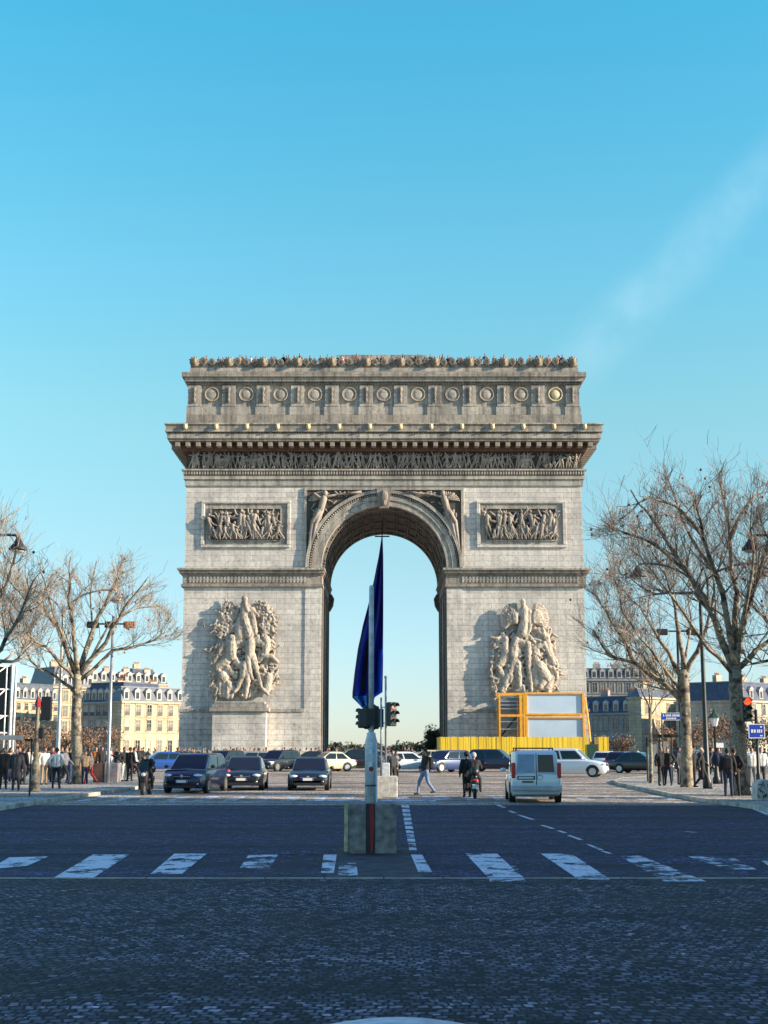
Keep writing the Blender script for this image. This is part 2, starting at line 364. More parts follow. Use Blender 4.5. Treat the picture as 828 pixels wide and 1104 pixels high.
# faint wisp of cirrus, laid along a great circle of the sky
tc = N(nt, 'ShaderNodeTexCoord'); d1 = ray(845, 170).normalized(); d2 = ray(640, 375).normalized(); nn = d1.cross(d2).normalized(); mid = (d1+d2).normalized()
def dotn(v):
    n = N(nt, 'ShaderNodeVectorMath', operation='DOT_PRODUCT'); n.inputs[1].default_value = v; nt.links.new(tc.outputs['Generated'], n.inputs[0]); return n.outputs['Value']
ab = N(nt, 'ShaderNodeMath', operation='ABSOLUTE'); nt.links.new(dotn(nn), ab.inputs[0])
m1 = N(nt, 'ShaderNodeMapRange', interpolation_type='SMOOTHSTEP'); m1.inputs[1].default_value = .03; m1.inputs[2].default_value = 0; nt.links.new(ab.outputs[0], m1.inputs[0])
m2 = N(nt, 'ShaderNodeMapRange', interpolation_type='SMOOTHSTEP'); m2.inputs[1].default_value = math.cos(.16); m2.inputs[2].default_value = math.cos(.03); nt.links.new(dotn(mid), m2.inputs[0])
nz = N(nt, 'ShaderNodeTexNoise'); nz.inputs['Scale'].default_value = 30; nz.inputs['Detail'].default_value = 6; nt.links.new(tc.outputs['Generated'], nz.inputs['Vector'])
mm = N(nt, 'ShaderNodeMath', operation='MULTIPLY'); nt.links.new(m1.outputs[0], mm.inputs[0]); nt.links.new(m2.outputs[0], mm.inputs[1])
m3 = N(nt, 'ShaderNodeMath', operation='MULTIPLY'); nt.links.new(mm.outputs[0], m3.inputs[0]); nzr = N(nt, 'ShaderNodeMapRange'); nzr.inputs[1].default_value = .2; nzr.inputs[2].default_value = .7; nt.links.new(nz.outputs['Fac'], nzr.inputs[0]); nt.links.new(nzr.outputs[0], m3.inputs[1])
m4 = N(nt, 'ShaderNodeMath', operation='MULTIPLY'); nt.links.new(m3.outputs[0], m4.inputs[0]); m4.inputs[1].default_value = .12
mix = N(nt, 'ShaderNodeMix', data_type='RGBA'); nt.links.new(m4.outputs[0], mix.inputs[0]); nt.links.new(hs.outputs[0], mix.inputs[6]); mix.inputs[7].default_value = (5, 5.6, 5.8, 1)
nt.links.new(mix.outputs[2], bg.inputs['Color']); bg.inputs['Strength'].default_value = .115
sl = bpy.data.lights.new('sun', 'SUN'); sl.energy = 5.0; sl.angle = R(.5); sl.color = (1, .85, .65)
so = link('sun', sl); so.rotation_euler = (-sd).to_track_quat('-Z', 'Y').to_euler()
cam = bpy.data.cameras.new('camera'); co = link('camera', cam, None, (0, 0, CH))
cam.sensor_fit = 'VERTICAL'; cam.sensor_height = 36; cam.lens = 36*F/1104; cam.clip_end = 6000; cam.clip_start = .1
co.rotation_euler = (PI/2+PITCH, 0, 0); scene.camera = co
vs = scene.view_settings; vs.view_transform = 'Standard'; vs.look = 'None'; vs.gamma = 1; vs.exposure = 1.15
scene.cycles.max_bounces = 6

# =====================================================================  GROUND
mb = MB(); mb.flat([(-3000, -300), (3000, -300), (3000, 4000), (-3000, 4000)], 0); tag(part('ground', mb, M['ground']), kind='structure')
mb = MB(); mb.flat([(-40, -10), (40, -10), (40, 21.4), (-40, 21.4)], .004); tag(part('sett_road', mb, M['setts']), kind='structure')
mb = MB(); mb.flat([(-40, 21.4), (40, 21.4), (40, 46.8), (-40, 46.8)], .004); tag(part('avenue_road', mb, M['asphalt']), kind='structure')
mb = MB(); mb.flat([(-160, 46.8), (160, 46.8), (160, 300), (-160, 300)], .004); tag(part('ring_road', mb, M['ring']), kind='structure')
mb = MB()
import itertools
for x in [i*.9 for i in range(-44, 44)]:
    j = random.uniform(-.006, .006)
    mb.box(x+.01, x+.885, 21.33+j, 21.45+j, -.05, .012)
tag(part('kerb_line', mb, M['kerb']), kind='structure')
mb = MB()
for x in [i*.9 for i in range(-44, 44)]:
    if random.random() < .7: mb.box(x+.01, x+.885, 26.0, 26.06, -.05, .008)
tag(part('kerb_line', mb, M['asphalt']), kind='structure')
# refuge around the pole
a, b_, c_, d_ = G(362, 921), G(446, 921), G(466, 944), G(345, 944)
mb = MB(); mb.flat([(a.x, 27.6), (b_.x, 27.6), (b_.x+.05, 21.5), (d_.x+.1, 21.5)], .008); tag(part('refuge_surface', mb, M['refuge']), kind='structure')

def sidewalk(name, pts, outer):
    poly = [(p.x, p.y) for p in pts]+outer
    mb = MB(); mb.slab(poly, -.05, .13); tag(part(name, mb, M['pavement']), kind='structure')
    k = MB()
    for i in range(len(pts)-1):
        p, q = pts[i], pts[i+1]; n = max(1, int((q-p).length/1.1)); side = Vector((-(q-p).y, (q-p).x, 0)).normalized()*.16
        if side.x*p.x > 0: side = -side
        for j in range(n):
            u = p.lerp(q, (j+.015)/n); v = p.lerp(q, (j+.985)/n)
            k.slab([(u.x, u.y), (v.x, v.y), ((v+side).x, (v+side).y), ((u+side).x, (u+side).y)], -.05, .136)
    tag(part(name+'_kerb', k, M['kerb']), kind='structure')
rk = [G(840, 878), G(815, 872), G(790, 868.5), G(757, 864), G(727, 859), G(700, 853), G(680, 849), G(668, 846), G(664, 843.5), G(672, 841), G(700, 839)]
sidewalk('right_pavement', [Vector((15.2, 20, 0))]+rk, [(60, 75), (60, 20)])
lk = [G(-10, 875), G(40, 867), G(85, 860), G(118, 855), G(148, 850.5), G(158, 847), G(156, 843), G(140, 840), G(100, 838)]
sidewalk('left_pavement', [Vector((-15.2, 20, 0))]+lk, [(-60, 78), (-60, 20)])

# painted markings
def marking(quads, m, name='crossing_bar', z=.012, group=None):
    for q in quads:
        mb = MB(); mb.flat([(G(*p).x, G(*p).y) for p in q][::-1], z); o = part(name, mb, m, fix=False); tag(o, kind='structure')
marking([[(10, 925), (52, 924), (30, 934), (-12, 938)], [(100, 922), (139, 922), (101, 947), (58, 947)], [(188, 921), (223, 921), (196, 943), (162, 943)],
         [(349, 922), (363, 922), (360, 942), (346, 942)], [(443, 922), (455, 922), (466, 941), (451, 941)], [(502, 921), (536, 921), (566, 949), (528, 949)],
         [(583, 921), (616, 921), (658, 949), (624, 949)]], M['paint'])
marking([[(268, 922), (300, 922), (290, 937), (258, 937)], [(667, 923), (690, 923), (762, 951), (716, 951)], [(742, 924), (788, 924), (816, 938), (785, 938)],
         [(366, 931), (384, 931), (386, 945), (364, 945)], [(817, 926), (860, 926), (875, 935), (830, 935)], [(524, 934), (556, 934), (567, 951), (528, 951)]], M['paint_worn'], z=.010)
dash = []
for (x0, y0, x1, y1) in [(534, 868, 541, 871), (547, 874.5, 553, 877), (557, 879, 572, 884), (582, 890, 594, 894), (600, 896, 607, 898.5), (611, 901, 624, 906), (632, 911, 646, 917), (647, 918, 656, 921), (737, 897, 748, 898)]:
    dash.append([(x0, y0), (x0+4, y0), (x1+5, y1), (x1, y1)])
for i in range(11):
    y = 868+i*4.6; x = 432.5+(y-868)*.175
    dash.append([(x, y), (x+8, y), (x+9, y+3.2), (x+.7, y+3.2)])
marking(dash, M['paint'], 'lane_dash')
bars = []
for i in range(-13, 3): x = i*1.05-.6; bars.append((x, 50.3, 55.0))
for i in range(0, 12): x = 2.0+i*1.05; bars.append((x, 51, 55.6))
for x, y0, y1 in bars:
    mb = MB(); mb.flat([(x, y0), (x+.5, y0), (x+.5, y1), (x, y1)], .010); tag(part('crossing_bar', mb, M['paint_worn'], fix=False), kind='structure')
marking([[(798, 867), (803, 867), (850, 884), (838, 884)], [(330, 862.5), (470, 862.5), (470, 864), (330, 864)]], M['paint'], 'edge_line')

# =====================================================================  THE ARCH
AY = 157.0; AD = 21.0
def za(py, Y=AY): return P(414, py, Y).z
def xa(px, py, Y=AY): return P(px, py, Y).x
arch = thing('triumphal_arch', 'huge pale stone triumphal arch with carved reliefs standing across the square', 'monument', (0, AY, 0))
HW = 23.05
z_imp = za(612); z_ent = za(512)
AR = 7.26; AH = 7.22
def arc(cx, cz, r, a0, a1, n): return [(cx+r*math.cos(a0+(a1-a0)*i/n), cz+r*math.sin(a0+(a1-a0)*i/n)) for i in range(n+1)]
poly = [(-HW, 0), (-AH, 0)]+arc(0, z_imp, AH, PI, 0, 40)+[(AH, 0), (HW, 0), (HW, z_ent), (-HW, z_ent)]
mb = MB(); mb.prism(poly, 0, AD); part('body', mb, M['stone'], arch)
# vault lining, slightly proud of the body, darker, with coffers
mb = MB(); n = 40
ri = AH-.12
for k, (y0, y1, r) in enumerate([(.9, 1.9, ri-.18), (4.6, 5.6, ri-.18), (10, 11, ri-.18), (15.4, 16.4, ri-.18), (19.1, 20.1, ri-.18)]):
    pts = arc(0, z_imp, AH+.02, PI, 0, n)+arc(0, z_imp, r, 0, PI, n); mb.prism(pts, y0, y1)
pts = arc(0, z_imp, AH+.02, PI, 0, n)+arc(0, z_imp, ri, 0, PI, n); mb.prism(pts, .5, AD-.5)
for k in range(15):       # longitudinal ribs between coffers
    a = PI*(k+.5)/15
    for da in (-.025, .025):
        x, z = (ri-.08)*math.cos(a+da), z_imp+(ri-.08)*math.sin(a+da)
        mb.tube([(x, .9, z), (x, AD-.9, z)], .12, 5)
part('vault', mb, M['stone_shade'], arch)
# inner walls of the piers: pilasters
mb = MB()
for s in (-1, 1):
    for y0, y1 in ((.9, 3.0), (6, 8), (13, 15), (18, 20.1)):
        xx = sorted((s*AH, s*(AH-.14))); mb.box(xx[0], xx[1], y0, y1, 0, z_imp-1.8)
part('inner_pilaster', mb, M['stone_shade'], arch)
# archivolt
def ringseg(r0, r1, y0, y1, m, name, beads=None):
    mb = MB(); mb.prism(arc(0, z_imp, r1, PI, 0, 56)+arc(0, z_imp, r0, 0, PI, 56), y0, y1)
    return part(name, mb, m, arch)
ringseg(AH+.01, AH+.62, -.10, .3, M['stone_attic'], 'archivolt')
ringseg(AH+.66, AH+1.2, -.20, .3, M['stone_attic'], 'archivolt')
ringseg(AH+1.5, AH+1.86, -.38, .3, M['stone_attic'], 'archivolt')
ringseg(AH+1.16, AH+1.52, -.14, .25, M['recess'], 'archivolt')
mb = MB()
for k in range(95):
    a = PI*(k+.5)/95; r = AH+1.33; mb.ell((r*math.cos(a), -.2, z_imp+r*math.sin(a)), .1, .1, .1, 6, 4)
part('bead_moulding', mb, M['stone_attic'], arch, True)
# keystone
mb = MB(); zk = z_imp+AH
mb.prism([(-.55, zk-.35), (.55, zk-.35), (.85, zk+2.05), (-.85, zk+2.05)], -.75, .3); mb.ell((0, -.8, zk+.95), .5, .35, .75, 10, 8); mb.ell((0, -1.0, zk+.2), .32, .25, .35, 8, 6)
o = part('keystone', mb, M['relief_dark'], arch)
# spandrel ground and frame
x_sp = -xa(331, 570)+.05; z_top = za(528.5)
for s in (-1, 1):
    pts = [(s*x_sp, z_imp+.2), (s*x_sp, z_top)]+[(s*.9, z_top)]+[(s*(AH+1.7)*math.cos(a), z_imp+(AH+1.7)*math.sin(a)) for a in [PI/2-.1-(PI/2-.12)*i/20 for i in range(21)]]
    if s < 0: pts = pts[::-1]
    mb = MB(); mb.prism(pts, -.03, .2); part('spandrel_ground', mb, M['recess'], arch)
    mb = MB(); mb.box(*sorted((s*x_sp, s*(x_sp+.28))), -.2, .2, z_imp+.2, z_top+.3); part('spandrel_frame', mb, M['stone_attic'], arch)
mb = MB(); mb.box(-x_sp, -.86, -.2, .2, z_top, z_top+.3); mb.box(.86, x_sp, -.2, .2, z_top, z_top+.3); part('spandrel_frame', mb, M['stone_attic'], arch)

def fig(mb, cx, z0, h, y, rnd, lean=None, fat=1.0, n=6, wild=1.0):
    """carved human figure, h tall, feet near z0, in the wall plane"""
    ln = rnd.uniform(-.28, .28)*wild if lean is None else lean
    def pt(u, v, d=0): return (cx+(u+ln*v)*h, y-d*h, z0+v*h)
    hip = pt(0, .48, .05); sh = pt(rnd.uniform(-.05, .05), .80, .07); hd = pt(rnd.uniform(-.05, .06), .93, .09)
    mb.capsule(hip, .085*h*fat, sh, .10*h*fat, n, 1); mb.capsule(hd, .065*h*fat, (hd[0], hd[1], hd[2]+.02*h), .06*h*fat, n, 1)
    for s in (-1, 1):
        st = rnd.uniform(.03, .2)*wild
        k = pt(s*st*.8-ln*.2, .26, .08*rnd.random()); f_ = pt(s*st*1.2-ln*.35+rnd.uniform(-.1, .1)*wild, .02, .03)
        hp = (hip[0]+s*.05*h, hip[1], hip[2])
        mb.capsule(hp, .062*h*fat, k, .05*h*fat, n, 1); mb.capsule(k, .05*h*fat, f_, .034*h*fat, n, 1)
        a = rnd.uniform(-1.3, 1.4)*wild; e = (sh[0]+s*h*.17*math.cos(a*.7), sh[1]-.03*h, sh[2]-.02*h+h*.17*math.sin(a))
        a2 = a+rnd.uniform(-.6, 1.3); q = (e[0]+s*h*.15*math.cos(a2*.8), e[1], e[2]+h*.15*math.sin(a2))
        mb.capsule((sh[0]+s*.08*h, sh[1], sh[2]), .042*h*fat, e, .036*h*fat, n, 1); mb.capsule(e, .036*h*fat, q, .028*h*fat, n, 1)
    if rnd.random() < .6:      # drapery
        for k in range(3): mb.capsule((hip[0]+rnd.uniform(-.08, .08)*h, hip[1]-.02*h, hip[2]), .045*h*fat, (hip[0]+rnd.uniform(-.22, .22)*h, hip[1]+.02*h, z0+h*rnd.uniform(.06, .25)), .03*h*fat, n, 1)
    if rnd.random() < .3:      # spear or standard
        mb.tube([(cx+rnd.uniform(-.2, .2)*h, y, z0+.1*h), (cx+rnd.uniform(-.4, .4)*h, y-.05*h, z0+1.05*h)], .018*h, 5)
rnd = random.Random(3)
# spandrel figures of fame with wings
for s in (-1, 1):
    mb = MB(); cx = s*(x_sp-2.0); cz = za(541)
    def c(u, v, u2, v2, r, r2, d=.25): mb.capsule((cx+s*u, -d, cz+v), r, (cx+s*u2, -d, cz+v2), r2, 8, 2)
    c(0, .35, .35, -.95, .42, .38, .3); mb.ell((cx-s*.15, -.4, cz+.95), .3, .28, .35)
    c(.3, -1, .9, -2.6, .36, .26); c(.9, -2.6, 1.35, -4.6, .26, .14); c(.5, -1.1, 1.3, -2.4, .34, .24, .35); c(1.3, -2.4, 1.7, -5.4, .24, .12)
    c(-.1, .5, -1.3, .75, .18, .13, .35); c(-1.3, .75, -2.4, .95, .12, .09, .35); mb.tube([(cx-s*2.2, -.4, cz+.9), (cx-s*4.4, -.4, cz+1.1)], [.06, .18], 6)
    c(.4, .4, 1.1, .9, .18, .13, .4)
    for k in range(9):
        a = .25+k*.17; c(.3, .3, .3+1.5*math.cos(a), .3+1.35*math.sin(a)-.5, .13, .09, .15)
    for k in range(12): c(rnd.uniform(0, 1.2), rnd.uniform(-2, -.8), rnd.uniform(.5, 1.7), rnd.uniform(-4.8, -2.6), .13, .07, .3)
    for k in range(8): c(rnd.uniform(-3, -1), rnd.uniform(.8, 1.2), rnd.uniform(-3.4, -1.4), rnd.uniform(.55, .9), .1, .06, .12)
    for k in range(70):
        u, v = rnd.uniform(-4.2, 1.6), rnd.uniform(-7, 1.3)
        if math.hypot(abs(cx+s*u), cz+v-z_imp) > AH+2.2 and cz+v < z_top-.3: c(u, v, u+rnd.uniform(-.5, .5), v+rnd.uniform(-.5, .5), .11, .06, .12)
    part('spandrel_figure', mb, M['relief_dark'], arch, True)
# impost cornice and its frieze
def band(name, y_top, y_bot, out, m, hw=None, x0=None, x1=None, yb=1.0, wrap=True):
    z1, z0 = za(y_top, AY-out), za(y_bot, AY-out); h = (hw or HW)+out
    mb = MB()
    if x0 is None: mb.box(-h, h, -out, AD+(out if wrap else 0), z0, z1)
    else: mb.box(x0, x1, -out, yb, z0, z1)
    return part(name, mb, m, arch)
xp = xa(329, 640)   # inner edge of outer pier face (left)
for s in (-1, 1):
    for (yt, yb_, out, m) in ((612, 614.2, .75, 'stone_attic'), (614.2, 617.5, .55, 'stone_dark'), (617.5, 619.6, .35, 'stone_dark'), (619.6, 629.8, .16, 'relief_dark'), (629.8, 632.4, .32, 'stone_dark')):
        z1, z0 = za(yt, AY-out), za(yb_, AY-out)
        mb = MB(); xs = sorted((s*(AH-out*.55), s*(HW+out))); mb.box(xs[0], xs[1], -out, AD+out, z0+.002, z1); part('impost_cornice', mb, M[m], arch)
    mb = MB()
    zc = za(624.7, AY-.2)
    for k in range(34):
        x = s*(AH+1.9+k*.40)
        if abs(x) < HW-.2: mb.box(x-.12, x+.12, -.24, -.1, zc-.36, zc+.36); mb.disc_y((x+.2*s, -.23, zc), .09, .1, 6)
    part('key_pattern', mb, M['stone_attic'], arch)
    # console bracket jutting into the opening at the impost
    mb = MB(); zz = z_imp; xs = s*AH
    mb.prism([(xs, zz-.9), (xs-s*.45, zz-1.0), (xs-s*.75, zz-1.5), (xs-s*.62, zz-2.4), (xs-s*.3, zz-3.0), (xs, zz-3.3)], AD-2.0, AD-.2)
    part('console', mb, M['stone_shade'], arch)
# flat pilaster strip beside the opening (proud) and lower base mouldings
for s in (-1, 1):
    mb = MB(); xs = sorted((s*(AH+.0), s*(-xp))); mb.box(xs[0]+.002, xs[1], -.10, .3, 0, za(632.4)); part('jamb_strip', mb, M['stone'], arch)
    zb = za(766)
    mb = MB(); xs = sorted((s*(AH+1.8), s*(HW+.28))); mb.box(xs[0], xs[1], -.28, AD+.3, zb-.15, zb+.2); part('base_moulding', mb, M['stone_attic'], arch)
    mb = MB(); xs = sorted((s*(AH+1.85), s*(HW+.16))); mb.box(xs[0], xs[1], -.16, AD+.15, .0, zb-.15); part('pier_base', mb, M['stone'], arch)
    mb = MB(); xs = sorted((s*(AH-.25), s*(HW+.7))); mb.box(xs[0], xs[1], -.9, AD+.9, 0, .9); mb.box(xs[0], xs[1], -1.6, AD+1.6, 0, .45); part('plinth_step', mb, M['stone_attic'], arch)
# framed relief panels
for s in (-1, 1):
    xc = (xa(265, 565) if s < 0 else xa(562, 565)); w_ = 5.2; zt, zb = za(540), za(590.5)
    mb = MB()
    for (ww, t, b2, y0, y1) in ((w_, zt, zb, -.22, .2),):
        fr = .42
        mb.box(xc-ww, xc+ww, y0, y1, t-fr*.8, t); mb.box(xc-ww, xc+ww, y0, y1, b2, b2+fr*.8)
        mb.box(xc-ww, xc-ww+fr, y0, y1, b2+fr*.8, t-fr*.8); mb.box(xc+ww-fr, xc+ww, y0, y1, b2+fr*.8, t-fr*.8)
    fr_o = part('relief_panel_frame', mb, M['stone'], arch); bevel(fr_o, .06)
    mb = MB(); mb.box(xc-w_+.42, xc+w_-.42, -.03, .15, zb+.336, zt-.336); part('relief_panel_ground', mb, M['stone_attic'], arch)
    mb = MB(); wi = 4.15; ti, bi = za(547.5), za(583.5); fr = .16
    mb.box(xc-wi, xc+wi, -.17, .1, ti-fr, ti); mb.box(xc-wi, xc+wi, -.17, .1, bi, bi+fr); mb.box(xc-wi, xc-wi+fr, -.17, .1, bi+fr, ti-fr); mb.box(xc+wi-fr, xc+wi, -.17, .1, bi+fr, ti-fr)
    part('relief_panel_frame', mb, M['stone_attic'], arch)
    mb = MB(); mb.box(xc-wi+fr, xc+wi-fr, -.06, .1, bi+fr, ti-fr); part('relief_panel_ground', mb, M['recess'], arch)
    mb = MB(); hh = ti-bi-.5
    for k in range(15):
        fig(mb, xc-wi+.55+k*(2*wi-1.1)/14+rnd.uniform(-.15, .15), bi+.25, hh*rnd.uniform(.8, 1.0), -.2, rnd, fat=.92)
    for k in range(14): fig(mb, xc-wi+.9+k*(2*wi-1.6)/13+rnd.uniform(-.15, .15), bi+.2, hh*rnd.uniform(.35, .6), -.34, rnd, fat=1.2, wild=1.6)
    for k in range(150): x = xc+rnd.uniform(-wi+.5, wi-.5); z = bi+rnd.uniform(.3, hh); mb.capsule((x, -.12, z), .08, (x+rnd.uniform(-.6, .6), -.14, z+rnd.uniform(-.4, .4)), .05, 6, 1)
    part('relief_figures', mb, M['relief_dark'], arch, True)
# entablature
band('architrave', 512.5, 516.6, .32, M['stone_attic']); band('architrave', 516.6, 523.6, .16, M['stone_attic'])
zf0, zf1 = za(506.2, AY-.1), za(486.5, AY-.1)
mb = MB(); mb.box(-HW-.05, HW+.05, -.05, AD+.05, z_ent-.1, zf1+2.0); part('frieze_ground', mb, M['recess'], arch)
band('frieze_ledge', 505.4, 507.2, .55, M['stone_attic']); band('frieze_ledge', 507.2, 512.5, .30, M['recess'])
mb = MB(); z0, z1 = za(511.6, AY-.4), za(508, AY-.4)
for k in range(150):
    x = -HW-.3+k*(2*HW+.6)/149; mb.box(x-.09, x+.09, -.46, -.28, z0, z1)
part('dentil_course', mb, M['stone_attic'], arch)
mb = MB(); zb = za(505, AY-.1); hf = za(487.5, AY-.1)-zb
for k in range(92):
    if k in (7, 8, 14, 15, 70, 79): # horses and carts
        x = -HW+.6+k*.494; mb.capsule((x-.5, -.2, zb+.95), .28, (x+.4, -.25, zb+1.0), .26, 7, 1); mb.capsule((x+.45, -.25, zb+1.1), .16, (x+.8, -.25, zb+1.45), .12, 6, 1)
        for u in (-.45, -.2, .25, .45): mb.capsule((x+u, -.2, zb+.8), .09, (x+u+rnd.uniform(-.12, .12), -.2, zb+.1), .05, 5, 1)
    fig(mb, -HW+.45+k*.494+rnd.uniform(-.12, .12), zb+.02, hf*rnd.uniform(.82, .98), -.16, rnd, fat=1.0, wild=.8)
part('frieze_figures', mb, M['relief_dark'], arch, True)
# great cornice
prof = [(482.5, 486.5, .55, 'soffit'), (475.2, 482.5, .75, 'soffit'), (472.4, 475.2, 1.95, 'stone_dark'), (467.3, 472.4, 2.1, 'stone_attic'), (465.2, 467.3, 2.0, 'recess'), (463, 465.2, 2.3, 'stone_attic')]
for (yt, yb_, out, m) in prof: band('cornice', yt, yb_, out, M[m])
z0, z1 = za(482, AY-1.3), za(477, AY-1.3)
mb = MB(); mb.box(-.26, .26, -1.85, -.7, z0, z1); mb.box(-.3, .3, -1.8, -.7, z1, z1+.15); mod = mb.mesh('modillion', M['stone_dark'])
for k in range(41): link('modillion', mod, arch, (-HW-.9+k*(2*HW+1.8)/40, 0, 0))
for k in range(18):
    for s in (-1, 1): o = link('modillion', mod, arch, (s*HW, .2+k*1.2, 0)); o.rotation_euler = (0, 0, s*PI/2)
mb = MB(); zc = za(466.2, AY-2.05)
for k in range(170): x = -HW-1.9+k*(2*HW+3.8)/169; mb.ell((x, -2.02, zc), .08, .08, .12, 6, 4)
part('egg_moulding', mb, M['stone_attic'], arch)
band('cymatium', 457.2, 463, 2.25, M['stone_dark'])
band('cymatium', 455.8, 457.2, 2.4, M['stone_attic'])
zl = za(459.8, AY-2.4)
for k in range(14):
    x = xa(200+k*33.1, 460, AY-2.3)
    mb = MB(); mb.ell((0, 0, 0), .26, .28, .36, 10, 7); mb.ell((0, -.2, -.12), .15, .16, .15, 8, 5); mb.ell((.19, 0, .3), .09, .09, .1, 6, 4); mb.ell((-.19, 0, .3), .09, .09, .1, 6, 4)
    if k == 0: lh = part('lion_head', mb, M['gold'], arch, True); lh.location = (x, -2.38, zl)
    else: o = lh.copy(); COL.objects.link(o); o.parent = arch; o.location = (x, -2.38, zl)
# attic
z_att0, z_att1 = za(457, AY-2), za(402, AY)
HA = 22.95
mb = MB(); mb.box(-HA, HA, .0, AD, za(464, AY-2.2)-.5, z_att1); part('attic_wall', mb, M['stone_attic'], arch)
mb = MB(); mb.box(-HA-.3, HA+.3, -.3, AD+.3, z_att0-1, za(447.2, AY-.3)); part('attic_base', mb, M['stone_dark'], arch)
mb = MB(); mb.box(-HA-.12, HA+.12, -.12, AD+.12, za(447.2, AY-.3)+.002, za(438.6)); part('attic_base', mb, M['stone_attic'], arch)
zt, zb = za(415), za(438.6)
for k in range(12):
    x = xa(210+k*37.0, 428)
    mb = MB(); mb.box(x-.92, x+.92, -.25, .1, za(447.2, AY-.3)+.004, zb); mb.box(x-.78, x+.78, -.30, .1, zb, zt)
    part('attic_pilaster', mb, M['stone_attic'], arch)
    mb = MB(); mb.box(x-.42, x+.42, -.31, -.1, zb+.3, zt-.25); part('pilaster_shade_panel', mb, M['stone_dark'], arch)  # dark sheet on the face, shade of a recess put into its colour
    mb = MB(); mb.capsule((x, -.38, zb+.5), .1, (x, -.40, zt-.5), .07, 8, 2)
    for u in (.7, 1.3, 1.9): mb.ell((x, -.40, zb+u), .2, .12, .16, 8, 5)
    mb.ell((x, -.40, zt-.55), .24, .12, .2, 8, 5); part('sword_ornament', mb, M['relief_dark'], arch, True)
    if k < 11:
        xd = xa(228.5+k*37.0, 425); zd = za(425.5); gold = k in (0, 10)
        mb = MB(); mb.disc_y((xd, -.16, zd), .88, .3, 28); r_ = mb
        part('shield_disc', mb, M['stone_dark'], arch)
        mb = MB()
        for q in range(28):
            a = 2*PI*q/28; a2 = 2*PI*(q+1)/28; mb.capsule((xd+.8*math.cos(a), -.17, zd+.8*math.sin(a)), .07, (xd+.8*math.cos(a2), -.17, zd+.8*math.sin(a2)), .07, 6, 1)
        part('shield_rim', mb, M['gold'] if k == 10 else (M['relief_dark'] if k % 3 else M['ochre']), arch, True)  # last disc alone in gold: its sunlit gleam put into the colour
        mb = MB(); mb.ell((xd, -.16, zd), .5, .07 if k < 10 else .16, .5, 16, 8); part('shield_boss', mb, M['gold'] if k == 10 else M['stone_attic'], arch, True)
def bandA(name, yt, yb_, out, m):
    z1, z0 = za(yt, AY-out), za(yb_, AY-out); mb = MB(); mb.box(-HA-out, HA+out, -out, AD+out, z0, z1); return part(name, mb, m, arch)
bandA('attic_cornice', 411, 414.8, .3, M['stone_attic']); bandA('attic_cornice', 405.8, 411, .55, M['stone_attic']); bandA('attic_cornice', 401, 405.8, .85, M['stone_dark'])
mb = MB(); z0, z1 = za(414.2, AY-.4), za(411.6, AY-.4)
for k in range(140): x = -HA-.2+k*(2*HA+.4)/139; mb.box(x-.09, x+.09, -.44, -.28, z0, z1)
part('dentil_course', mb, M['recess'], arch)
mb = MB(); zr = za(401, AY-.85); mb.box(-HA, HA, -.2, AD+.2, zr, za(396.5, AY-.2)); part('parapet', mb, M['stone_attic'], arch)
zp0 = za(396.5, AY-.2)
mb = MB(); mb.box(-HA+.05, HA-.05, -.02, .25, zp0, zp0+.55); mb.box(-HA+.05, HA-.05, AD-.3, AD, zp0, zp0+.55); mb.box(-HA+.05, -HA+.35, .25, AD-.3, zp0, zp0+.55); mb.box(HA-.35, HA-.05, .25, AD-.3, zp0, zp0+.55); part('parapet', mb, M['stone_dark'], arch)
# palmettes and masks along the parapet
mb0 = MB(); mb0.ell((0, 0, .42), .52, .3, .5, 12, 8); mb0.ell((0, -.28, .38), .22, .18, .3, 8, 6)
for a in range(5): t = .5+a*.54; mb0.capsule((0, 0, .4), .12, (.55*math.cos(t), 0, .45+.55*math.sin(t)), .1, 6, 1)
mbp = MB()
for a in range(7): t = .45+a*.375; mbp.capsule((0, 0, .05), .09, (.36*math.cos(t), -.05, .1+.62*math.sin(t)), .1, 6, 1)
m_mask = mb0.mesh('mask', mat('soiled_mask_stone', (.20, .165, .125), .85, 0, .4, 3, .4, 9), True); m_palm = mbp.mesh('palmette', mat('soiled_palmette_stone', (.16, .13, .10), .85, 0, .4, 3, .4, 9), True)
m_face = MB(); m_face.ell((.05, -.2, .42), .24, .26, .34, 8, 6); m_face = m_face.mesh('mask_face', mat('ochre_mask_stone', (.25, .20, .12), .8, 0, .3, 5, .5, 9), True)
for k in range(12):
    x = xa(210+k*37.0, 390); o = link('parapet_mask', m_mask, arch, (x, -.15, zp0+.2)); o.scale = (1.15,)*3; link('gilded_face', m_face, o, (0, -.18, 0))
for k in range(44):
    if k % 4: x = xa(210+k*37/4.0, 390); o = link('palmette', m_palm, arch, (x, -.12, zp0+.2)); o.scale = (1.1, 1, 1.3+.15*math.sin(k*1.7))
mb = MB(); zq = za(384.5, AY+8)-.35; mb.box(-5.6, 5.2, 6, 15, z_att1-1, zq); mb.box(-6.2, 7.0, 6.5, 14, z_att1-1, zq-.5); part('roof_terrace', mb, M['stone_attic'], arch)
mb = MB(); mb.box(-HA+.35, HA-.35, .3, AD-.3, z_att1-.2, zp0+.25); part('roof_deck', mb, M['zinc'], arch)
ROOF_Z = zp0+.25

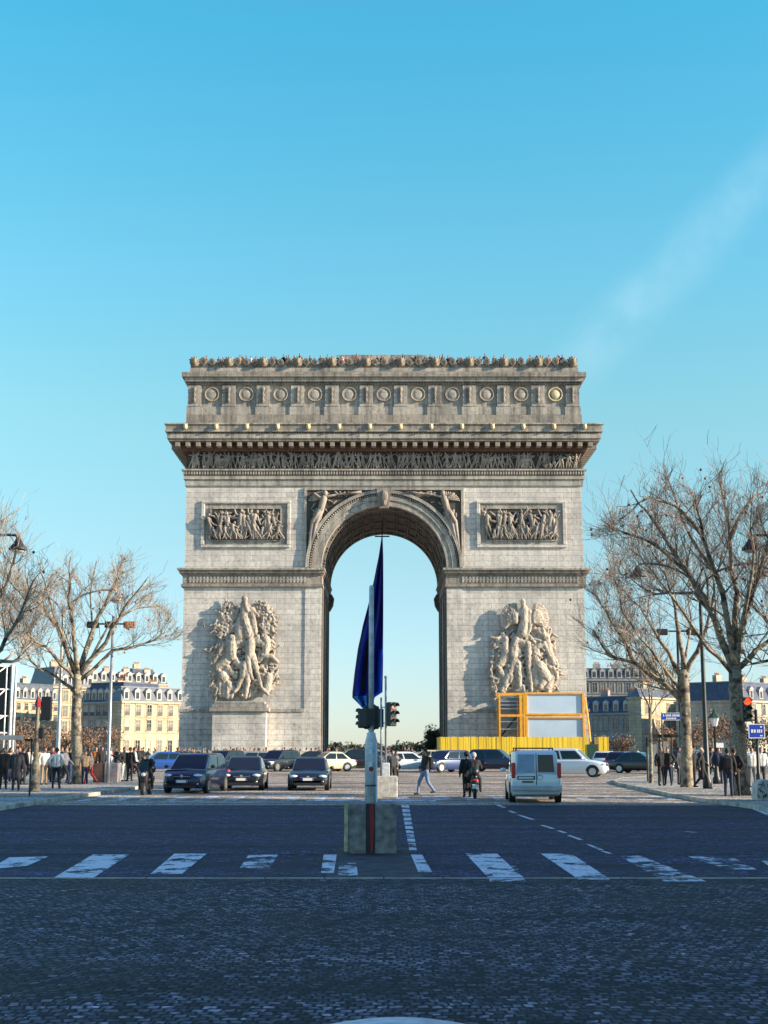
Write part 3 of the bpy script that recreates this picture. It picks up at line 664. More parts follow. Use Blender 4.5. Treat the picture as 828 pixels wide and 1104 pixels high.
# sculpture groups, limbs laid out after the photograph and given depth
def sculpture(name, ox, oy, sc, strokes, blobs, seed):
    rn = random.Random(seed); mb = MB(); yy = (oy+50)
    def cv(u, v, d): d = d*.82; q = P(ox+u/sc, oy+v/sc, AY-d); return (q.x, -d, q.z)
    k = 1/sc/9.45
    for (u0, v0, u1, v1, r0, r1, d0, d1) in strokes: mb.capsule(cv(u0, v0, d0), r0*k*.86, cv(u1, v1, d1), r1*k*.86, 12, 3)
    for (u, v, ru, rv, d, cnt, rr) in blobs:       # masses of drapery and foliage: many short curls in an ellipse
        for i in range(int(cnt*1.8)):
            a = rn.uniform(0, 2*PI); q = math.sqrt(rn.random()); x = u+ru*q*math.cos(a); y = v+rv*q*math.sin(a)
            t = rn.uniform(0, 2*PI); l = rr*rn.uniform(1.0, 2.6); dd = d*rn.uniform(.5, 1.5)
            mb.capsule(cv(x, y, dd), rr*k*rn.uniform(.38, .66), cv(x+l*math.cos(t), y+l*math.sin(t), dd+rn.uniform(-.1, .25)), rr*k*.28, 8, 1)
        c = cv(u, v, 0); mb.ell((c[0], -.05, c[2]), ru*k*.88, d*.42, rv*k*.88, 16, 10)
    me = remeshed(mb, .055, name, True, [(.16, .30), (.10, .1)]); me.transform(Matrix.Scale(.68, 4, (0, 1, 0)))
    me.materials.clear(); me.materials.append(M['relief']); return link(name, me, arch)
L_str = [ # crown figure on top
 (400, 85, 402, 95, 34, 30, 1.5, 1.5), (398, 135, 392, 260, 42, 40, 1.2, 1.3), (470, 210, 490, 380, 30, 34, 1.2, 1.4), (395, 260, 440, 400, 52, 60, 1.2, 1.3), (390, 150, 440, 190, 22, 18, 1.4, 1.5),
 (430, 150, 520, 235, 22, 18, 1.3, 1.3), (370, 280, 360, 420, 50, 62, 1.0, 1.1), (405, 120, 425, 190, 26, 22, 1.5, 1.6),
 # central nude striding
 (590, 440, 598, 470, 34, 30, 1.6, 1.6), (455, 480, 450, 590, 52, 46, 1.6, 1.6), (520, 470, 600, 500, 46, 36, 1.4, 1.4), (470, 600, 500, 700, 40, 30, 1.6, 1.6), (430, 600, 445, 740, 36, 24, 1.7, 1.7),
 (445, 740, 470, 800, 22, 16, 1.6, 1.6), (500, 700, 550, 880, 28, 17, 1.6, 1.5), (550, 880, 605, 935, 18, 20, 1.5, 1.6), (560, 590, 640, 600, 32, 26, 1.5, 1.6), (640, 600, 690, 650, 26, 22, 1.5, 1.6),
 (600, 470, 590, 560, 36, 30, 1.5, 1.5), (430, 480, 350, 490, 30, 24, 1.5, 1.3), (520, 420, 440, 470, 22, 18, 1.5, 1.6), (600, 540, 540, 620, 32, 32, 1.4, 1.4),
 # legs in front
 (400, 670, 380, 780, 46, 32, 1.5, 1.6), (380, 780, 335, 890, 28, 18, 1.6, 1.6), (335, 890, 310, 915, 18, 16, 1.6, 1.7), (420, 690, 430, 820, 40, 30, 1.5, 1.5), (430, 820, 410, 965, 26, 18, 1.5, 1.5),
 # left warrior
 (288, 430, 290, 445, 34, 30, 1.6, 1.6), (285, 490, 290, 600, 56, 50, 1.3, 1.4), (240, 480, 170, 560, 34, 28, 1.2, 1.3), (170, 560, 130, 640, 26, 24, 1.2, 1.2), (330, 480, 380, 440, 26, 20, 1.4, 1.4),
 (240, 640, 150, 690, 50, 40, 1.2, 1.2), (150, 690, 200, 800, 36, 30, 1.2, 1.2), (330, 640, 370, 690, 40, 34, 1.3, 1.4), (250, 700, 320, 780, 36, 30, 1.2, 1.2), (200, 770, 220, 790, 50, 44, 1.3, 1.3),
 (260, 850, 250, 960, 40, 30, 1.3, 1.3), (180, 820, 190, 950, 30, 26, 1.1, 1.1), (300, 880, 280, 965, 24, 20, 1.3, 1.4), (130, 850, 140, 960, 34, 30, .8, .8),
 (620, 780, 600, 900, 36, 40, 1.0, 1.1), (640, 820, 700, 720, 16, 12, .9, .9), (630, 760, 690, 680, 16, 12, .9, .9), (650, 860, 710, 790, 14, 10, .9, .9)]
L_blob = [(255, 215, 80, 95, .7, 60, 24), (220, 350, 90, 110, .8, 60, 24), (565, 185, 75, 75, .6, 45, 24), (610, 320, 70, 110, .7, 55, 24), (160, 600, 80, 140, .8, 60, 26),
          (300, 560, 120, 140, 1.0, 60, 26), (560, 560, 120, 160, .9, 60, 26), (200, 830, 110, 130, .9, 60, 24), (600, 800, 100, 120, .7, 70, 20), (400, 880, 200, 80, .7, 60, 24), (400, 330, 100, 110, .9, 40, 24)]
sculpture('sculpture_group', 215, 635, 8.28, L_str, L_blob, 1)
R_str = [(294, 78, 296, 100, 18, 16, 1.7, 1.7), (290, 62, 294, 70, 8, 8, 1.7, 1.7), (300, 130, 305, 200, 34, 30, 1.5, 1.6), (305, 200, 290, 280, 34, 40, 1.5, 1.5), (335, 140, 340, 250, 16, 14, 1.6, 1.7), (340, 250, 320, 290, 14, 12, 1.7, 1.7),
 (270, 150, 240, 190, 18, 14, 1.5, 1.6), (240, 190, 180, 245, 14, 12, 1.5, 1.5),
 (235, 110, 180, 180, 30, 26, .8, .7), (180, 180, 165, 260, 26, 14, .7, .6), (215, 140, 190, 240, 30, 20, .7, .6), (375, 115, 415, 170, 30, 28, .8, .7), (415, 170, 425, 240, 26, 14, .7, .6), (390, 150, 400, 230, 30, 22, .7, .6),
 (325, 350, 330, 480, 24, 20, 1.7, 1.8), (330, 480, 345, 650, 20, 16, 1.8, 1.7), (300, 350, 250, 330, 30, 26, 1.5, 1.4), (250, 320, 230, 420, 30, 40, 1.4, 1.4), (180, 340, 185, 400, 26, 34, 1.3, 1.3), (185, 320, 187, 330, 20, 18, 1.5, 1.5),
 (185, 420, 130, 500, 36, 28, 1.2, 1.2), (130, 500, 170, 560, 26, 22, 1.3, 1.3), (240, 460, 180, 600, 34, 24, 1.3, 1.4), (260, 480, 270, 620, 34, 26, 1.4, 1.4), (220, 560, 160, 650, 26, 20, 1.3, 1.3), (105, 600, 110, 650, 26, 24, .9, .9),
 (400, 270, 430, 300, 26, 24, 1.4, 1.4), (420, 262, 422, 270, 20, 18, 1.6, 1.6), (440, 300, 470, 420, 28, 22, 1.2, 1.2), (470, 420, 490, 480, 22, 18, 1.2, 1.2), (370, 380, 430, 350, 22, 20, 1.5, 1.5), (430, 350, 480, 450, 22, 16, 1.4, 1.3),
 (400, 500, 440, 560, 48, 44, 1.6, 1.6), (440, 560, 400, 620, 36, 30, 1.6, 1.5), (370, 520, 380, 610, 30, 26, 1.5, 1.5), (500, 520, 510, 570, 18, 20, 1.3, 1.3), (480, 570, 450, 630, 26, 24, 1.3, 1.3), (380, 400, 380, 470, 30, 30, 1.2, 1.2)]
R_str = [q for q in R_str if q not in R_str[8:14]]
for s_ in (-1, 1):
    for k in range(15):
        a_ = R(82+k*9.5); sx_, sy_ = (262, 160) if s_ < 0 else (352, 160)
        ex, ey = math.cos(a_)*(98 if s_ < 0 else 84), 98*math.sin(a_)
        ex = -abs(ex) if k > 1 else ex; ex = ex*(1 if s_ < 0 else -1)
        R_str.append((sx_+s_*6, sy_+k*3, sx_+s_*28+ex*.85, 192-ey, 13, 9, 1.5, 1.15))
        if k % 2: R_str.append((sx_+s_*12, sy_+k*4, sx_+s_*26+ex*.45, 190-ey*.55, 13, 11, 1.75, 1.5))
R_blob = [(190, 360, 90, 90, .9, 55, 20), (330, 310, 110, 70, 1.0, 50, 20), (430, 330, 70, 90, .8, 45, 20), (150, 520, 80, 120, .9, 60, 20), (300, 520, 120, 150, 1.1, 70, 22), (440, 520, 80, 130, 1.0, 60, 20), (430, 620, 90, 60, .9, 40, 18), (220, 640, 130, 60, .9, 50, 18)]
sculpture('sculpture_group', 515, 635, 5.968, R_str, R_blob, 2)
# pedestals under both groups
for s in (-1, 1):
    xc = xa(259.5, 780) if s < 0 else xa(565.5, 780); z1 = za(756, AY-1.6)
    mb = MB(); mb.box(xc-3.0, xc+3.0, -1.75, .0, .4, z1-1.15); part('pedestal', mb, M['stone'], arch)
    mb = MB(); mb.box(xc-3.35, xc+3.35, -2.05, 0, z1-1.15, z1-.72); mb.box(xc-3.1, xc+3.1, -1.85, 0, z1-.72, z1-.3); mb.box(xc-2.85, xc+2.85, -1.7, 0, z1-.3, z1); o = part('pedestal_cornice', mb, M['stone_attic'], arch); bevel(o, .05)
    mb = MB(); mb.box(xc-3.3, xc+3.3, -2.05, 0, .4, 1.3); part('pedestal_foot', mb, M['stone_attic'], arch)

# great flag hanging inside the arch
FY = AY+10
def flagmesh():
    me = bpy.data.meshes.new('flag_cloth')
    rows = [(578.5, 411.5, 412.5), (600, 408.2, 413.2), (625, 403.5, 413.3), (650, 397.5, 413.3), (675, 391, 413.2), (700, 386, 413), (725, 382.5, 412.6), (746, 380.2, 412.2), (752, 380, 404), (760, 388, 402), (768, 394, 399)]
    # resample
    out = []
    for i in range(len(rows)-1):
        for t in range(4):
            a, b = rows[i], rows[i+1]; out.append(tuple(a[k]+(b[k]-a[k])*t/4 for k in range(3)))
    out.append(rows[-1]); n = 28; v = []; f = []; mi = []
    for r, (y, xl, xr) in enumerate(out):
        for j in range(n+1):
            t = j/n; x = xl+(xr-xl)*t; wgt = min(1, r/14)
            d = math.sin(t*15+r*.10+.6*math.sin(r*.35))*1.3*wgt+math.sin(t*37+r*.3)*.3*wgt
            q = P(x, y, FY+d); v.append((q.x, q.y-AY-10, q.z))
    for r in range(len(out)-1):
        for j in range(n): f.append((r*(n+1)+j, r*(n+1)+j+1, (r+1)*(n+1)+j+1, (r+1)*(n+1)+j)); mi.append(0)
    me.from_pydata(v, [], f); me.polygons.foreach_set('use_smooth', [True]*len(f)); return me, n, len(out)
M['flag'] = mat('dark_blue_cloth', (.010, .03, .36), .7, 0, .12, .4)
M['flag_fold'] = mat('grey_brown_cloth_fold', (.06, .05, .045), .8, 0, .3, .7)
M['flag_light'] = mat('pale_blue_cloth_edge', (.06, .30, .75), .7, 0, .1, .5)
M['flag_bright'] = mat('lit_blue_cloth_fold', (.012, .10, .85), .7, 0, .1, .5)  # brighter copy of the cloth: light on the right folds put into colour
fl = thing('flag', 'giant dark blue flag hanging bunched from the crown of the arch', 'flag', (0, FY, 0))
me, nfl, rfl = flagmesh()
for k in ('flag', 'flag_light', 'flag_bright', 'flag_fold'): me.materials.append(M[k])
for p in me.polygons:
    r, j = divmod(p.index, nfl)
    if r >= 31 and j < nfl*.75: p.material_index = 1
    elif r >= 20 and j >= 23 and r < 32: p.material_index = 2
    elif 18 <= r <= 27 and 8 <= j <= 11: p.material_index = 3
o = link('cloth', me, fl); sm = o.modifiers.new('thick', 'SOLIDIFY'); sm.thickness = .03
mb = MB()
def star(mb, px, py, r, d):
    q = P(px, py, FY+d); pts = []
    for i in range(10):
        a = PI/2+i*PI/5; rr = r if i % 2 == 0 else r*.42; pts.append((q.x+rr*.45*math.cos(a), q.z+rr*math.sin(a)))
    mb.prism(pts, q.y-FY, q.y-FY+.04)

mb = MB(); q = P(412, 578.5, FY); mb.tube([(q.x, 0, q.z), (q.x, 0, z_imp+AH-.1)], .06, 6); mb.box(q.x-.9, q.x+.9, -.1, .1, q.z-.05, q.z+.1); part('cable', mb, M['dark_metal'], fl)

# =====================================================================  HOARDING AND SITE CABINS
HY = 147.0
xl, xr = P(475, 800, HY).x, P(655, 800, HY).x; zt = P(500, 794.5, HY).z
hd = thing('hoarding', 'yellow timber hoarding of upright boards round the foot of the right pier', 'hoarding', (0, HY, 0))
mb = MB(); x = xl; k = 0
while x < xr:
    w_ = .27; j = random.uniform(-.02, .02)
    if not (P(633, 800, HY).x < x < P(643, 800, HY).x): mb.box(x, x+w_-.015, j, j+.05, .05, zt+random.uniform(-.03, .03))
    x += w_
o = part('boards', mb, M['yellow_wood'], hd)
mb = MB(); mb.box(xr, xr+.06, 0, 9, .05, zt); mb.box(xl-.06, xl, 0, 9, .05, zt); part('return_boards', mb, M['yellow_wood'], hd)
mb = MB(); mb.box(P(633, 800, HY).x, P(643.5, 800, HY).x+.1, -.06, .04, .05, P(500, 802.5, HY).z); part('gate', mb, M['green_dark'], hd)
CY = 149.5
cabg = 'stacked site cabins behind the yellow hoarding'
cx0, cx1 = P(566, 760, CY).x, P(630, 760, CY).x
for i, (yt, yb_) in enumerate(((746.5, 771), (772.5, 797))):
    z1, z0 = P(414, yt, CY).z, P(414, yb_, CY).z
    if i: z0 = z0-.3
    t = thing('site_cabin', ('upper' if i == 0 else 'lower')+' site cabin with orange frame and one pale blue front panel', 'site cabin', ((cx0+cx1)/2, CY, z0), group=cabg)
    w2 = (cx1-cx0)/2; h = z1-z0
    mb = MB(); mb.box(-w2+.15, w2-.15, .06, 2.3, .12, h-.12); part('panel', mb, M['panel'], t)
    mb = MB()
    for s in (-1, 1):
        for y in (0, 2.4): mb.box(s*w2-.13*(s > 0)*2+(.0), s*w2+.26*(s < 0), y-.1, y+.1, 0, h)
    for y in (0, 2.4): mb.box(-w2+.26, w2-.26, y-.09, y+.09, 0, .2); mb.box(-w2+.26, w2-.26, y-.09, y+.09, h-.2, h)
    for s in (-1, 1): mb.box(s*w2-.2*(s > 0), s*w2+.2*(s < 0), .1, 2.3, h-.19, h)
    o = part('frame', mb, M['orange'], t); bevel(o, .02)
tx0, tx1 = P(538.5, 760, CY).x, cx0-.05
z1, z0 = P(414, 747, CY).z, 0
t = thing('stair_tower', 'open orange scaffold stair tower with shelves of boards left of the site cabins', 'stair tower', ((tx0+tx1)/2, CY, 0))
w2 = (tx1-tx0)/2
mb = MB()
for s in (-1, 1):
    for y in (0, 2.4): mb.box(s*w2-.09-.05*(s > 0), s*w2+.09, y-.09, y+.09, 0, z1)
for zz in (z1-.12, P(414, 771.5, CY).z): mb.box(-w2, w2, -.08, .08, zz-.12, zz+.12); mb.box(-w2, w2, 2.3, 2.45, zz-.12, zz+.12)
mb.box(w2-.55, w2-.15, -.06, 2.3, 0, z1-.25)
part('frame', mb, M['orange'], t)
mb = MB()
for zz in (752, 756, 760, 764, 778, 786): zq = P(414, zz, CY).z; mb.box(-w2+.1, w2-.55, .2, 1.2, zq-.06, zq+.06)
mb.box(-w2+.1, w2-.6, 2.1, 2.2, 0, z1-.3)
part('shelf', mb, M['grey_metal'], t)
mb = MB()
for i in range(2): zq = (P(414, 771, CY).z)*(.5 if i else 1); mb.tube([(-w2+.2, .6, zq-2.2), (w2-.7, .6, zq)], .1, 4)
part('stair_flight', mb, M['dark_metal'], t)
for s, zq in ((1, P(414, 752, CY).z),):
    mb = MB()
    mb.tube([(0, -.1, zq), (.35, -.1, zq-3), (.6, -.1, .3)], .12, 5); o = part('brace', mb, M['orange'])
    o.location = (cx1+.12, CY+.3, 0); tag(o, 'slim orange raking brace at the right end of the site cabins', 'brace')

# =====================================================================  BUILDINGS
def winmesh(w_, h_, shutter=False, arched=False):
    mb = MB(); mb.mi = 0
    mb.box(-w_/2-.14, -w_/2, -.1, .08, -.05, h_+.1); mb.box(w_/2, w_/2+.14, -.1, .08, -.05, h_+.1); mb.box(-w_/2-.14, w_/2+.14, -.12, .08, h_+.0, h_+.22); mb.box(-w_/2-.2, w_/2+.2, -.2, .08, -.2, -.05)
    mb.mi = 1; mb.box(-w_/2, w_/2, -.02, .05, -.05, h_)
    mb.mi = 2; mb.box(-.035, .035, -.05, 0, 0, h_); mb.box(-w_/2, w_/2, -.05, 0, h_*.66, h_*.66+.06)
    mb.mi = 3; mb.box(-w_/2, w_/2, -.16, -.13, .0, .75) if shutter else None
    return mb
def building(label, pa, pb, Ya, Yb, y_eave, depth, floors, bays, wallm, roofm='slate', roof_h=3.5, y_ref=None, dormers=True, group=None, base_h=4.5, chim=3, wall_end=None, ww=1.15, storey=None, name='town_house', zbase=0, cat='building'):
    A = P(pa, 800, Ya); B = P(pb, 800, Yb); A.z = B.z = 0
    e = P((pa+pb)/2, y_eave, (Ya+Yb)/2).z; L = (B-A).length; ang = math.atan2((B-A).y, (B-A).x)
    t = thing(name, label, cat, (A.x, A.y, 0), ang, group)
    mb = MB(); mb.box(0, L, 0, depth, zbase, e-.25); part('wall', mb, wallm, t)
    mb = MB(); mb.box(-.25, L+.25, -.4, depth+.3, e-.25, e+.15)
    zf = [base_h+(e-base_h)*i/max(1, floors-1) for i in range(floors)]
    for z in zf[:-1]: mb.box(-.1, L+.1, -.16, .2, z-.1, z+.1)
    part('cornice', mb, wallm, t)
    d_ = 1.4; z0 = e+.15; z1 = e+.15+roof_h
    mb = MB(); mb.add([(0, .2, z0), (L, .2, z0), (L, depth-.2, z0), (0, depth-.2, z0), (d_*.6, d_, z1), (L-d_*.6, d_, z1), (L-d_*.6, depth-d_, z1), (d_*.6, depth-d_, z1)],
                      [(0, 3, 2, 1), (4, 5, 6, 7), (0, 1, 5, 4), (1, 2, 6, 5), (2, 3, 7, 6), (3, 0, 4, 7)])
    rf = part('roof', mb, M[roofm], t)
    mb = MB(); mb.box(d_*.5, L-d_*.5, d_-.1, depth-d_, z1, z1+.25); part('ridge', mb, M['zinc'], rf)
    for c in range(chim):
        x = L*(c+.5)/chim+random.uniform(-.6, .6); mb = MB(); mb.box(x-.9, x+.9, depth*.45, depth*.45+.9, z1-.5, z1+1.6); ch = part('chimney', mb, wallm, rf)
        mb = MB()
        for u in (-.6, -.2, .2, .6): mb.tube([(x+u, depth*.45+.45, z1+1.6), (x+u, depth*.45+.45, z1+2.1)], .13, 6)
        part('chimney_pot', mb, M['brickred'], ch)
    mats = [wallm, M['glass'], M['frame'], M['shutter']]; mats2 = [wallm, M['curtain'], M['frame'], M['shutter']]; rw = random.Random(int(pa*7+pb))
    cache = {}
    for i in range(floors):
        zb = .6 if i == 0 else zf[i-1]+.35
        top = (zf[0] if i == 0 else zf[i])-.55
        hh = max(1.0, min(2.3, top-zb)); key = round(hh, 2)
        if key not in cache: cache[key] = (winmesh(ww, hh, i > 0).mesh('window', mats), winmesh(ww, hh, i > 0).mesh('window', mats2), winmesh(ww, hh, i > 0).mesh('window', [wallm, M['shutter_pale'], M['frame'], M['shutter']]))
        for b in range(bays): link('window', cache[key][rw.choice([0, 0, 0, 1, 1, 2])], t, (L*(b+.5)/bays, 0, zb))
    if dormers:
        mb = MB(); mb.mi = 0; mb.box(-.65, .65, -.1, 1.2, 0, 1.9); mb.prism([(-.8, 1.9), (.8, 1.9), (0, 2.5)], -.2, 1.2); mb.mi = 1; mb.box(-.4, .4, -.13, -.09, .3, 1.6)
        dm = mb.mesh('dormer', [M['frame'], M['glass']])
        for b in range(bays): link('dormer', dm, t, (L*(b+.5)/bays, .45, z0+.25))
    return t
# left of the arch
building('sunlit cream stone mansion with arched dormers, left of the arch', 130, 200, 279, 292, 757.5, 14, 3, 6, M['cream'], 'zinc', 2.8, chim=2)
building('shaded brownish side wing of the cream mansion under a blue slate roof', 88, 130, 285, 280, 757.5, 14, 3, 6, M['grey_facade'], 'slate', 3.8, chim=1)  # grey walls instead of cream: the wing's shade put into the colour
building('long pale roofed block rising behind the cream mansion', 96, 180, 330, 345, 737, 14, 4, 9, M['cream_pale'], 'zinc', 2.2, chim=4)
building('tall cream corner block with a dark roof behind the speckled tree trunk', 55, 100, 306, 312, 741, 14, 4, 5, M['cream'], 'slate', 4.2, chim=2)
building('cream block with a row of wide blue attic windows behind the left traffic light', 14, 62, 290, 304, 756, 14, 4, 6, M['cream'], 'zinc', 3.4, chim=2)
building('cream block with chimneys at the far left edge behind the black truss', -45, 16, 285, 296, 748, 14, 4, 6, M['cream_pale'], 'zinc', 3.2, chim=2)
building('small roof pavilion block peeping above the mansion chimneys', 140, 168, 352, 356, 729, 10, 5, 4, M['cream'], 'zinc', 1.6, dormers=False, chim=1)
# right of the arch
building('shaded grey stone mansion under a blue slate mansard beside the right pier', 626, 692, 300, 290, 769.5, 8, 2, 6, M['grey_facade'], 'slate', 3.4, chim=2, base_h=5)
building('yellow sunlit gable block between the grey mansion and the street sign', 692.5, 738, 289.6, 302, 753, 3.2, 3, 4, M['cream'], 'zinc', 1.6, dormers=False, chim=2)
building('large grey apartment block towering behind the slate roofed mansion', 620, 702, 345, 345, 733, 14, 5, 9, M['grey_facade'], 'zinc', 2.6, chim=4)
building('pale block behind the two right plane trunks', 738, 765, 330, 332, 748, 12, 4, 4, M['cream_pale'], 'zinc', 1.2, dormers=False, chim=0)
building('grey block with a low blue vaulted roof behind the old street lantern', 764, 792, 300, 302, 752.5, 12, 3, 3, M['grey_facade'], 'slate', 2.2, dormers=False, chim=0)
building('cream stone block with a slate mansard at the right edge behind the red signal', 798, 870, 262, 280, 757, 14, 3, 7, M['cream_pale'], 'slate', 3.4, chim=3)
building('warm toned narrow house between the lantern and the thick right trunk', 784, 800, 292, 300, 762, 10, 3, 2, M['cream'], 'zinc', 1.5, dormers=False, chim=1)
# far end of the avenue seen through the arch
# avenue corner house whose shadow covers the near road
t = thing('town_house', 'stone corner house of the avenue, beyond the right edge', 'building', (29, -60, 0))
mb = MB(); mb.box(0, 16, 0, 100.2, 0, 20); part('wall', mb, M['cream'], t)
mb = MB(); mb.box(-.5, 16.3, -.3, 100.4, 20, 20.4); part('cornice', mb, M['cream'], t)
mb = MB(); mb.box(.4, 15.5, .3, 99.8, 20.4, 24); part('roof', mb, M['slate'], t)
wm = winmesh(1.3, 2.3, True).mesh('window', [M['cream'], M['glass'], M['frame'], M['shutter']])
for i in range(5):
    for b in range(14): o = link('window', wm, t, (0, 2+b*3.5+48.5, 1+i*3.8)); o.rotation_euler = (0, 0, -PI/2)

# =====================================================================  TREES
INSIDE = [None]
def grow(mb, tw, pods, p, d, length, r, lvl, rn, spread=1.0, up=.12, maxl=3, dens=1.0):
    n = 5 if lvl < 3 else 3; pts = [p.copy()]; rad = [r]; q = p.copy(); dd = d.copy()
    for i in range(n):
        if i == 0: tol = rn.random()
        dd = (dd+Vector((rn.uniform(-1, 1), rn.uniform(-1, 1), rn.uniform(-.7, 1)))*.24+Vector((0, 0, up*.35))).normalized()
        q2 = q+dd*length/n
        if INSIDE[0] and not INSIDE[0](q2, rn) and (tol < .72 or lvl < 2): break
        q = q2; pts.append(q.copy()); rad.append(max(.0055, r*(1-.75*(i+1)/n)))
    n = len(pts)-1
    if n < 1: return
    (mb if lvl < 2 else tw).tube(pts, rad, 5 if lvl < 2 else 3, cap=False)
    if lvl < maxl:
        kids = max(2, int((6, 7, 6, 5)[lvl]*dens*(length/(4.0, 2.4, 1.3, .8)[min(lvl, 3)])**.5))
        for k in range(kids):
            i = min(n, 1+int(rn.random()*n)) if k else n
            b = pts[i]; base = (pts[i]-pts[i-1]).normalized()
            side = Vector((rn.uniform(-1, 1), rn.uniform(-1, 1), rn.uniform(-.6, .9)))*spread*.85
            grow(mb, tw, pods, b, (base+side).normalized(), length*rn.uniform(.42, .68), max(.007, rad[i]*rn.uniform(.45, .65)), lvl+1, rn, spread, up, maxl, dens)
    elif rn.random() < .014: pods.ell((q.x, q.y, q.z-.08), .06, .06, .06, 5, 3)
def tree(label, base, trunkpts, r0, limbs, seed, group, name='plane_tree', dens=1.0, tl=2.6, maxl=3, env=None, pale=False):
    """trunkpts, limbs: photograph points at the tree's own distance, limbs with a depth drift"""
    rn = random.Random(seed); Y = base.y
    t = thing(name, label, 'tree', base, 0, group)
    def W(px, py, dy=0): q = P(px, py, Y+dy); return Vector((q.x-base.x, dy, q.z))
    def inside(q, rr):
        d = Vector((q.x+base.x, q.y+Y, q.z-CH)); cz = d.y*math.cos(PITCH)+d.z*math.sin(PITCH); cy = -d.y*math.sin(PITCH)+d.z*math.cos(PITCH)
        px, py = 414+F*d.x/cz, 552-F*cy/cz; px += 9*math.sin(py*.09)+6*math.sin(py*.23+base.x); j = -12
        if px < env[0][0] or px > env[-1][0]+8: return False
        for (a, b), (c, e) in zip(env, env[1:]):
            if a <= px <= c: return py > b+(e-b)*(px-a)/max(1e-6, c-a)+28+14*math.sin(px*.11+base.x)+10*math.sin(px*.31+py*.05)-4
        return True
    INSIDE[0] = inside if env else None
    tr = MB(); k = len(trunkpts); pts = [Vector((0, 0, -.02)), Vector((0, 0, .35))]+[W(*q) for q in trunkpts]
    rad = [r0*1.35, r0*1.05]+[r0*(1-.22*i/max(1, k-1)) for i in range(k)]
    # subdivide with small wander
    tr.tube(pts, rad, 14)
    for i in range(1, len(pts)-1):
        for _ in range(2): a = rn.uniform(0, 6.28); c = pts[i].lerp(pts[i+1], rn.random()); tr.ell((c.x+math.cos(a)*rad[i]*.7, c.y+math.sin(a)*rad[i]*.7, c.z), rad[i]*.45, rad[i]*.45, rad[i]*.5, 8, 5)
    cr = MB(); tw = MB(); pods = MB()
    for lb in limbs:
        r1, dep, spts = lb[0], lb[1], lb[2]; m_ = len(spts)
        lp = [W(x, y, dep*i/(m_-1)) for i, (x, y) in enumerate(spts)]
        fp = []; fr = []
        for i in range(m_-1):
            for j in range(3): u = j/3; q = lp[i].lerp(lp[i+1], u)+Vector((rn.uniform(-.06, .06), rn.uniform(-.1, .1), rn.uniform(-.06, .06))); fp.append(q); fr.append(r1*(1-.8*(i+u)/(m_-1)))
        fp.append(lp[-1]); fr.append(r1*.2); fp[0] = lp[0]
        tr.tube(fp, fr, 8)
        for i in range(2, len(fp)):
            for _ in range(2 if i < len(fp)*.5 else 3):
                base_d = (fp[i]-fp[i-1]).normalized(); side = Vector((rn.uniform(-1, 1), rn.uniform(-1.2, 1.2), rn.uniform(-.4, .9)))
                if i < len(fp)*.35 and rn.random() < .5: continue
                grow(cr, tw, pods, fp[i], (base_d*.7+side).normalized(), tl*rn.uniform(.6, 1.15), max(.016, fr[i]*.38), 1, rn, 1.0, .12, maxl, dens)
    part('trunk', tr, M['bark'], t, True, fix=False)
    tm_ = M['twig_pale'] if pale else M['twig']; part('branches', cr, tm_, t, True, fix=False); part('twigs', tw, tm_, t, fix=False)
    if pods.v: tag(part('seed_balls', pods, M['pod'], t, fix=False), kind='stuff')
    return t
tg = 'bare plane trees along the pavements'
tree('bare plane tree with pale speckled trunk on the left pavement behind the crowd', G(83, 848), [(83, 810), (82, 775), (83, 745), (84, 722)], .26,
     [(.14, -1.5, [(84, 730), (81, 692), (74, 645), (76, 600)]), (.13, 1.5, [(84, 727), (106, 665), (127, 622), (132, 598)]), (.14, -1, [(85, 728), (114, 692), (134, 654), (160, 622)]),
      (.11, 1, [(86, 733), (122, 702), (157, 694), (183, 680)]), (.13, 2, [(82, 728), (63, 675), (40, 648), (14, 634)]), (.11, -2, [(82, 735), (58, 705), (30, 684), (2, 676)]),
      (.10, 0, [(82, 748), (60, 730), (33, 714), (20, 680)]), (.09, 3, [(84, 725), (100, 690), (98, 640), (104, 604)]), (.08, -3, [(84, 730), (60, 665), (46, 625), (40, 600)]), (.07, 2, [(86, 730), (120, 672), (150, 655), (176, 655)])], 11, tg, tl=1.9, dens=1.25, pale=True, env=[(-90, 640), (-60, 600), (0, 600), (30, 592), (60, 600), (85, 588), (110, 592), (135, 590), (160, 605), (180, 632), (192, 672), (205, 690), (212, 720)])
tree('bare plane tree at the left edge whose trunk stands outside the picture', G(-36, 862), [(-36, 800), (-34, 750), (-32, 715)], .3,
     [(.14, 0, [(-32, 725), (-12, 680), (10, 625), (22, 575)]), (.12, 1, [(-32, 720), (-22, 650), (-8, 590), (2, 555)]), (.12, -1, [(-32, 730), (0, 700), (22, 660), (36, 625)]), (.11, 2, [(-32, 730), (-5, 715), (20, 712), (34, 690)]), (.1, -2, [(-32, 722), (-50, 640), (-55, 560)])], 12, tg, tl=1.9, dens=.85, pale=True, env=[(-120, 600), (-60, 545), (-10, 535), (5, 545), (22, 538), (38, 548), (44, 590), (60, 640), (70, 700)])
